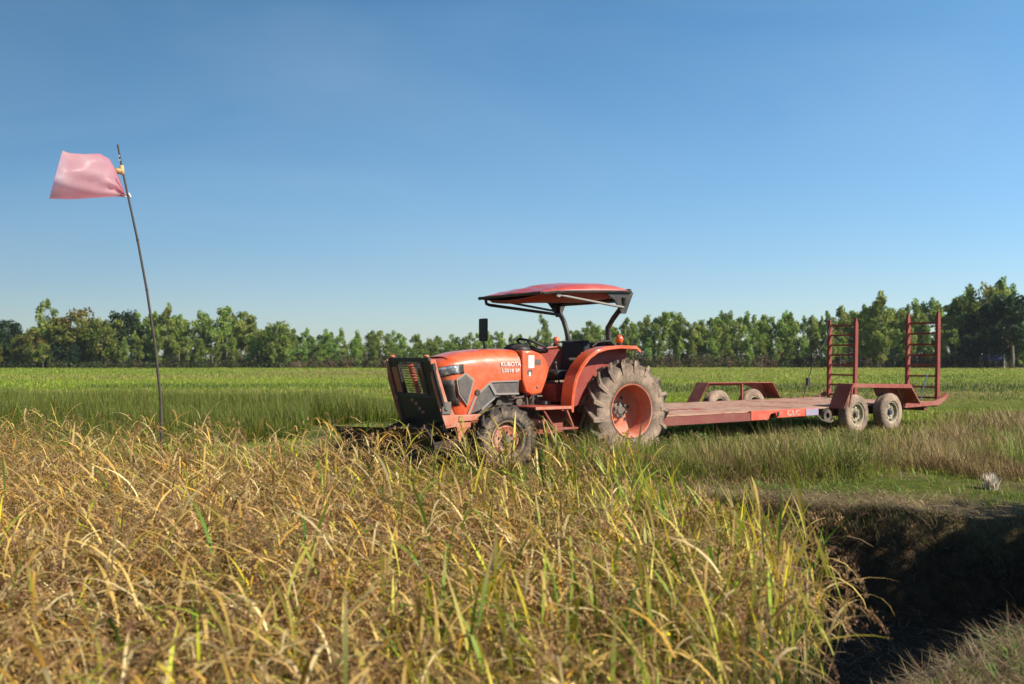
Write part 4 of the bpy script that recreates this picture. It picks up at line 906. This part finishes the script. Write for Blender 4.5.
mud.build('mud_layer', M['mud'], dk, smooth='all')
b = MB(); b.prism([(3.05, .432), (5.45, .432), (5.45, .31), (3.05, .31)], 1.31, 1.355)
for y in (-1.33,): b.box(-2.3, 5.45, y-.025, y+.025, .31, .432)
for y in (-.45, .45): b.box(-2.2, 5.45, y-.05, y+.05, .25, .43)
for x in (-2.1, -1.2, .8, 1.6, 2.6, 3.6, 4.6, 5.4): b.box(x-.04, x+.04, -1.30, 1.30, .30, .43)
b.build('frame', M['dark_red2'], TL, bevel=.004)
b = MB(); b.prism([(1.30, .458), (3.04, .458), (3.04, .315), (2.62, .315), (2.56, .40), (2.44, .42), (2.40, .335), (1.36, .335)], 1.31, 1.36); b.build('side_panel', M['sign_red'], TL, bevel=.003)
b = MB(); b.box(2.36, 2.40, 1.362, 1.372, .36, .43); b.build('latch', M['black'], TL)
b = MB(); b.box(1.32, 1.66, 1.361, 1.368, .34, .45); b.build('number_plate', M['sign_blue'], TL, bevel=.002)
text('lettering', 'CLC', .115, M['decal_worn'], TL, (1.98, 1.363, .395), (math.pi/2, 0, math.pi), 1.6)
b = MB(); b.bar((5.4, .6, .36), (5.75, .9, .36), .07, .09); b.bar((5.4, 1.15, .36), (5.75, .9, .36), .07, .09); b.lathe([(.03, .03), (.06, .03), (.06, -.03), (.03, -.03)], 14, (5.8, .9, .36), close=True); b.build('hitch_tongue', M['dark_red2'], TL)
# tail beam, kicked up at its end
b = MB(); b.prism([(-1.25, .47), (-2.4, .47), (-2.62, .52), (-2.80, .61), (-2.86, .57), (-2.78, .50), (-2.5, .39), (-1.25, .37)], 1.28, 1.35); b.prism([(-1.25, .47), (-2.4, .47), (-2.62, .52), (-2.80, .61), (-2.86, .57), (-2.78, .50), (-2.5, .39), (-1.25, .37)], -1.35, -1.28)
b.box(-2.55, -2.42, -1.28, 1.28, .36, .455); b.box(-2.42, -2.35, -1.28, 1.28, .38, .46); b.build('tail_beam', M['dark_red'], TL, bevel=.005)
def trailer_wheel(x, sg):
    wv = bpy.data.objects.new('wheel', None); COL.objects.link(wv); wv.parent = TL; wv.location = (x, sg*1.49, .33); wv.rotation_euler = (0, random.uniform(0, 6), 0 if sg > 0 else math.pi)
    b = MB(); Ro, Ri, h = .335, .185, .105
    b.lathe([(Ri, -h*.75), (Ri+.02, -h*.95), (Ri+.07, -h), (Ro-.03, -h*.9), (Ro-.006, -h*.72), (Ro, -h*.5), (Ro-.008, -h*.48), (Ro-.008, -h*.42), (Ro, -h*.4), (Ro, -.01), (Ro-.008, -.008), (Ro-.008, .008), (Ro, .01), (Ro, h*.4), (Ro-.008, h*.42), (Ro-.008, h*.48), (Ro, h*.5), (Ro-.006, h*.72), (Ro-.03, h*.9), (Ri+.07, h), (Ri+.02, h*.95), (Ri, h*.75)], 44)
    b.build('tyre', M['tyre'], wv, smooth=40)
    b = MB(); b.lathe([(.192, .085), (.19, .07), (.175, .06), (.17, -.07), (.19, -.085), (.18, -.09), (.16, -.06), (.16, .04), (.172, .078)], 36, close=True)
    b.lathe([(.17, .0), (.15, .03), (.11, .045), (.06, .03), (.05, .03), (.05, .01), (.11, .02), (.16, -.02)], 36, close=True); hb = b; b = MB()
    for i in range(7): a = 2*math.pi*i/7; b.lathe([(.001, .004), (.021, .004), (.021, -.006)], 10, (.128*math.cos(a), .045, .128*math.sin(a)))
    hb.build('rim', M['rim_white'], wv, smooth=35, extra=b, emat=M['black'])
    b = MB(); b.lathe([(.001, .075), (.035, .075), (.045, .06), (.05, .03), (.06, .03), (.06, .015)], 16)
    for i in range(5): a = 2*math.pi*i/5; b.lathe([(.001, .05), (.010, .05), (.012, .02)], 6, (.075*math.cos(a), .0, .075*math.sin(a)))
    b.build('hub', M['blue_hub'] if (sg > 0 and x < 0) else M['engine'], wv, smooth=30)
for x in (.52, -.52):
    for sg in (1, -1): trailer_wheel(x, sg)
b = MB()
for x in (.52, -.52): b.tube([(x, -1.45, .33), (x, 1.45, .33)], .045, 10)
for sg in (1, -1): b.bar((.6, sg*1.2, .36), (-.6, sg*1.2, .36), .07, .05)
b.build('axles', M['engine'], TL)
for sg in (1, -1):
    FPt = [(.98, .44), (.73, .84), (-1.05, .80), (-1.36, .46)] if sg > 0 else [(1.20, .44), (.92, .80), (-1.0, .78), (-1.25, .46)]; y0, y1 = sorted((sg*1.33, sg*1.63))
    b = MB(); b.strip(FPt, y0, y1, -.014)
    q_ = FPt; b.bar((q_[1][0], sg*1.622, q_[1][1]-.02), (q_[2][0], sg*1.622, q_[2][1]-.025), .022, .06); b.bar((q_[1][0], sg*1.622, q_[1][1]-.02), (q_[1][0]+.1, sg*1.622, .46), .02, .03); b.bar((q_[2][0], sg*1.622, q_[2][1]-.02), (q_[3][0], sg*1.622, .46), .02, .03)
    if sg > 0: b.prism([(-.30, .80), (q_[2][0], q_[2][1]-.02), (q_[3][0], .46), (-1.0, .46), (-.42, .62)], *sorted((sg*1.325, sg*1.335)))
    if sg < 0: b.prism([(1.19, .45), (.92, .785), (.50, .785), (.80, .60), (.92, .45)], -1.625, -1.615); b.prism([(-1.24, .47), (-1.0, .765), (-.5, .77), (-.85, .60), (-.95, .47)], -1.625, -1.615)
    if sg < 0: b.bar((-.05, sg*1.345, .77), (-.05, sg*1.345, .46), .05, .03)
    b.build('fender', M['dark_red'] if sg < 0 else M['dark_red'], TL, bevel=.003)
# loading ramps standing at the tail
for (y0, y1, nm) in ((.58, 1.20, 'near'), (-1.20, -.58, 'far')):
    rp = bpy.data.objects.new('loading_ramp', None); COL.objects.link(rp); rp.parent = TL; rp.location = (-2.70, 0, .46)
    H = 1.70 if nm == 'near' else 1.62; tl = -.05
    for yy, hh in ((y0, H-.03), (y1, H)):
        b = MB(); b.bar((0, yy, 0), (tl, yy, hh-.10), .055, .10); b.add([(tl-.05, yy-.027, hh-.10), (tl+.05, yy-.027, hh-.10), (tl+.05, yy+.027, hh-.10), (tl-.05, yy+.027, hh-.10), (tl-.015, yy-.02, hh+.02), (tl+.015, yy-.02, hh+.02), (tl+.015, yy+.02, hh+.02), (tl-.015, yy+.02, hh+.02)], [(0, 1, 5, 4), (1, 2, 6, 5), (2, 3, 7, 6), (3, 0, 4, 7), (4, 5, 6, 7)])
        b.build('rail', M['ramp'], rp, bevel=.004)
    for k in range(8):
        z = .06+k*.205; b = MB(); b.bar((tl*z/1.6, y0, z), (tl*z/1.6, y1, z+random.uniform(-.008, .008)), .04, .035); b.build('rung', M['ramp'], rp, bevel=.003)
b = MB(); b.tube([(-2.55, .95, .47), (-2.62, .98, .75), (-2.72, 1.0, 1.0)], .012, 6); b.build('ramp_stay', M['chrome'], TL)
# slack tie strap with a ratchet, running from the far ramp down to the deck
b = MB(); b.tube([(-2.70, -1.15, 2.0), (-2.5, -1.1, 1.70), (-2.2, -1.05, 1.45), (-1.95, -1.02, 1.28), (-1.74, -1.0, .90), (-1.60, -1.0, .62), (-1.54, -1.0, .465)], .009, 6); stp = b.build('tie_strap', M['black'], TL)
b = MB(); b.box(-1.75, -1.66, -1.03, -.97, .72, .88); b.build('ratchet', M['black'], stp, bevel=.01)
b = MB(); b.tube([(1.0, 1.38, .30), (1.05, 1.45, .24), (1.2, 1.5, .22), (1.35, 1.45, .26), (1.4, 1.38, .34)], .018, 8); b.lathe([(.05, .03), (.11, .03), (.11, -.03), (.05, -.03)], 18, (1.18, 1.42, .33), close=True); b.build('winch_drum', M['engine'], TL)

# ------------------------------------------------------------ flag pole and pink bag
Yf = 11.
def FPp(px, py, dy=0.): return Vector((PX(px, Yf+dy), Yf+dy, HT(py, Yf+dy)))
base = Vector((PX(163, Yf), Yf, float(hz(PX(163, Yf), Yf))-.1))
b = MB(); ctrl = [base, FPp(161, 400), FPp(155, 345), FPp(146.5, 290), FPp(137, 240), FPp(127, 195), FPp(121, 168), FPp(116.5, 144)]
b.tube(ctrl, .016, 8, .010)
for c in ctrl[1:-1]: b.lathe([(.001, 0), (.019, 0)], 8, c)
pole = b.build('bamboo_pole', M['bamboo'], smooth=True); tag(pole, 'tall thin dark bamboo pole leaning left at the paddy edge', 'pole')
bag = MB(); nu, nv = 30, 20; front = []; back = []
TLc = (60, 150); BLc = (48, 199)
for i in range(nu+1):
    u = i/nu                                     # 0 at the open left end, 1 at the pole
    topy = 150+7.0*math.sin(min(u*1.15, 1)*math.pi*.5)*1-(-0)*u; topx = 60+62*u; botx = 48+78*u
    topy = float(np.interp(u, [0, .15, .35, .6, .8, .92, 1], [150, 152.5, 153.5, 153, 158, 168, 190])); topx = float(np.interp(u, [0, .15, .35, .6, .8, .92, 1], [61, 68, 82, 98, 108, 114, 123]))
    boty = float(np.interp(u, [0, .3, .7, 1], [198.5, 199, 197, 196])); botx = float(np.interp(u, [0, 1], [48, 125]))
    fr, bk = [], []
    for j in range(nv+1):
        v = j/nv; x = topx+(botx-topx)*v; y = topy+(boty-topy)*v
        th = math.sin(v*math.pi)**.7*(.17*(1-u)**.6+.035)*(1 if u < .9 else .6); wr = .014*math.sin(u*9+v*5)+.010*math.sin(v*17-u*6)
        sw_ = -.42*(1-u); gather = .022*math.sin(v*23+u*3)*max(0, (u-.55)/.45)+.016*math.sin(v*9-u*7)*(1-u)
        fr.append(FPp(x, y, sw_-th+wr+gather)); bk.append(FPp(x+(0 if u > .3 else 10*math.sin(v*math.pi)*(1-u/.3)), y, sw_+th*1.1+wr+gather))
    front.append(fr); back.append(bk)
bag.grid(front); bag.grid(back); bg_ = bag.build('plastic_bag', M['bag'], smooth='all'); tag(bg_, 'puffed pink plastic bag flying as a flag from the bamboo pole', 'plastic bag')
b = MB(); b.tube([FPp(114, 171), FPp(118, 170.5), FPp(121, 170)], .035, 8, .028); b.tube([FPp(120.5, 165), FPp(121.3, 174)], .022, 8, .026); b.build('cloth_tie', M['tie'], bg_, smooth='all')
b = MB(); b.tube([FPp(120, 195.5), FPp(127, 197), FPp(128, 193), FPp(130, 197)], .010, 6); b.tube([FPp(118, 155, -.03), FPp(119.5, 158, .03), FPp(118.5, 160, -.03)], .006, 5); b.build('string', M['white'], bg_)

# ------------------------------------------------------------ small plants
def tuft(name, label, cat, x, y, n, L, W, cols, lean_=.5, spread=.05, cur=.9, mat='grass', group=None):
    xx = x+rng.normal(0, spread, n); yy = y+rng.normal(0, spread, n); c = pick(cols, n)
    V, Q, C = blades(at_ground(xx, yy), L*rng.uniform(.5, 1.2, n), np.full(n, W), rng.uniform(0, 6.28, n), rng.uniform(0, lean_, n), rng.uniform(0, cur, n), 6, c, c*1.1)
    return tag(npmesh(name, V, Q, C, M[mat]), label, cat, group)
tuft('dry_mound', 'dark mound of uprooted dry grass at the left end of the blade', 'grass mound', PX(338, 13.2), 13.2, 1500, .30, .007, [(.10, .065, .05), (.16, .10, .075), (.06, .07, .03)], 1.3, .16, .8)
xq, yq = PX(991, 10.5), 10.5
tuft('seed_plume', 'pale fluffy grass plume on the right edge of the far bank', 'plume', xq, yq, 200, .17, .010, [(.85, .76, .66), (.70, .60, .50)], .38, .03, .7)
tuft('grass_clump', 'bright green bladed clump growing in front of the trailer deck', 'grass clump', PX(822, 12.4), 12.4, 380, .42, .009, [(.20, .29, .05), (.28, .34, .08)], .7, .16, 1.)
tuft('grass_clump', 'lone green reed clump at the right picture edge beside the plume', 'grass clump', PX(1018, 11.6), 11.6, 60, .55, .008, [(.18, .28, .05), (.26, .33, .07)], .5, .06, .6)
print('DONE objects', len(scn.objects))

b = MB(); b.box(-400, 400, -60, 400, -2.5, 16); hz_o = b.build('haze', None); hz_o['kind'] = 'stuff'
hm = bpy.data.materials.new('haze_air'); hm.use_nodes = True; hm.node_tree.nodes.clear(); ho = hm.node_tree.nodes.new('ShaderNodeOutputMaterial'); hv = hm.node_tree.nodes.new('ShaderNodeVolumePrincipled')
hv.inputs['Color'].default_value = (.80, .88, 1, 1); hv.inputs['Density'].default_value = .0002; hm.node_tree.links.new(hv.outputs[0], ho.inputs['Volume']); hz_o.data.materials.clear(); hz_o.data.materials.append(hm)
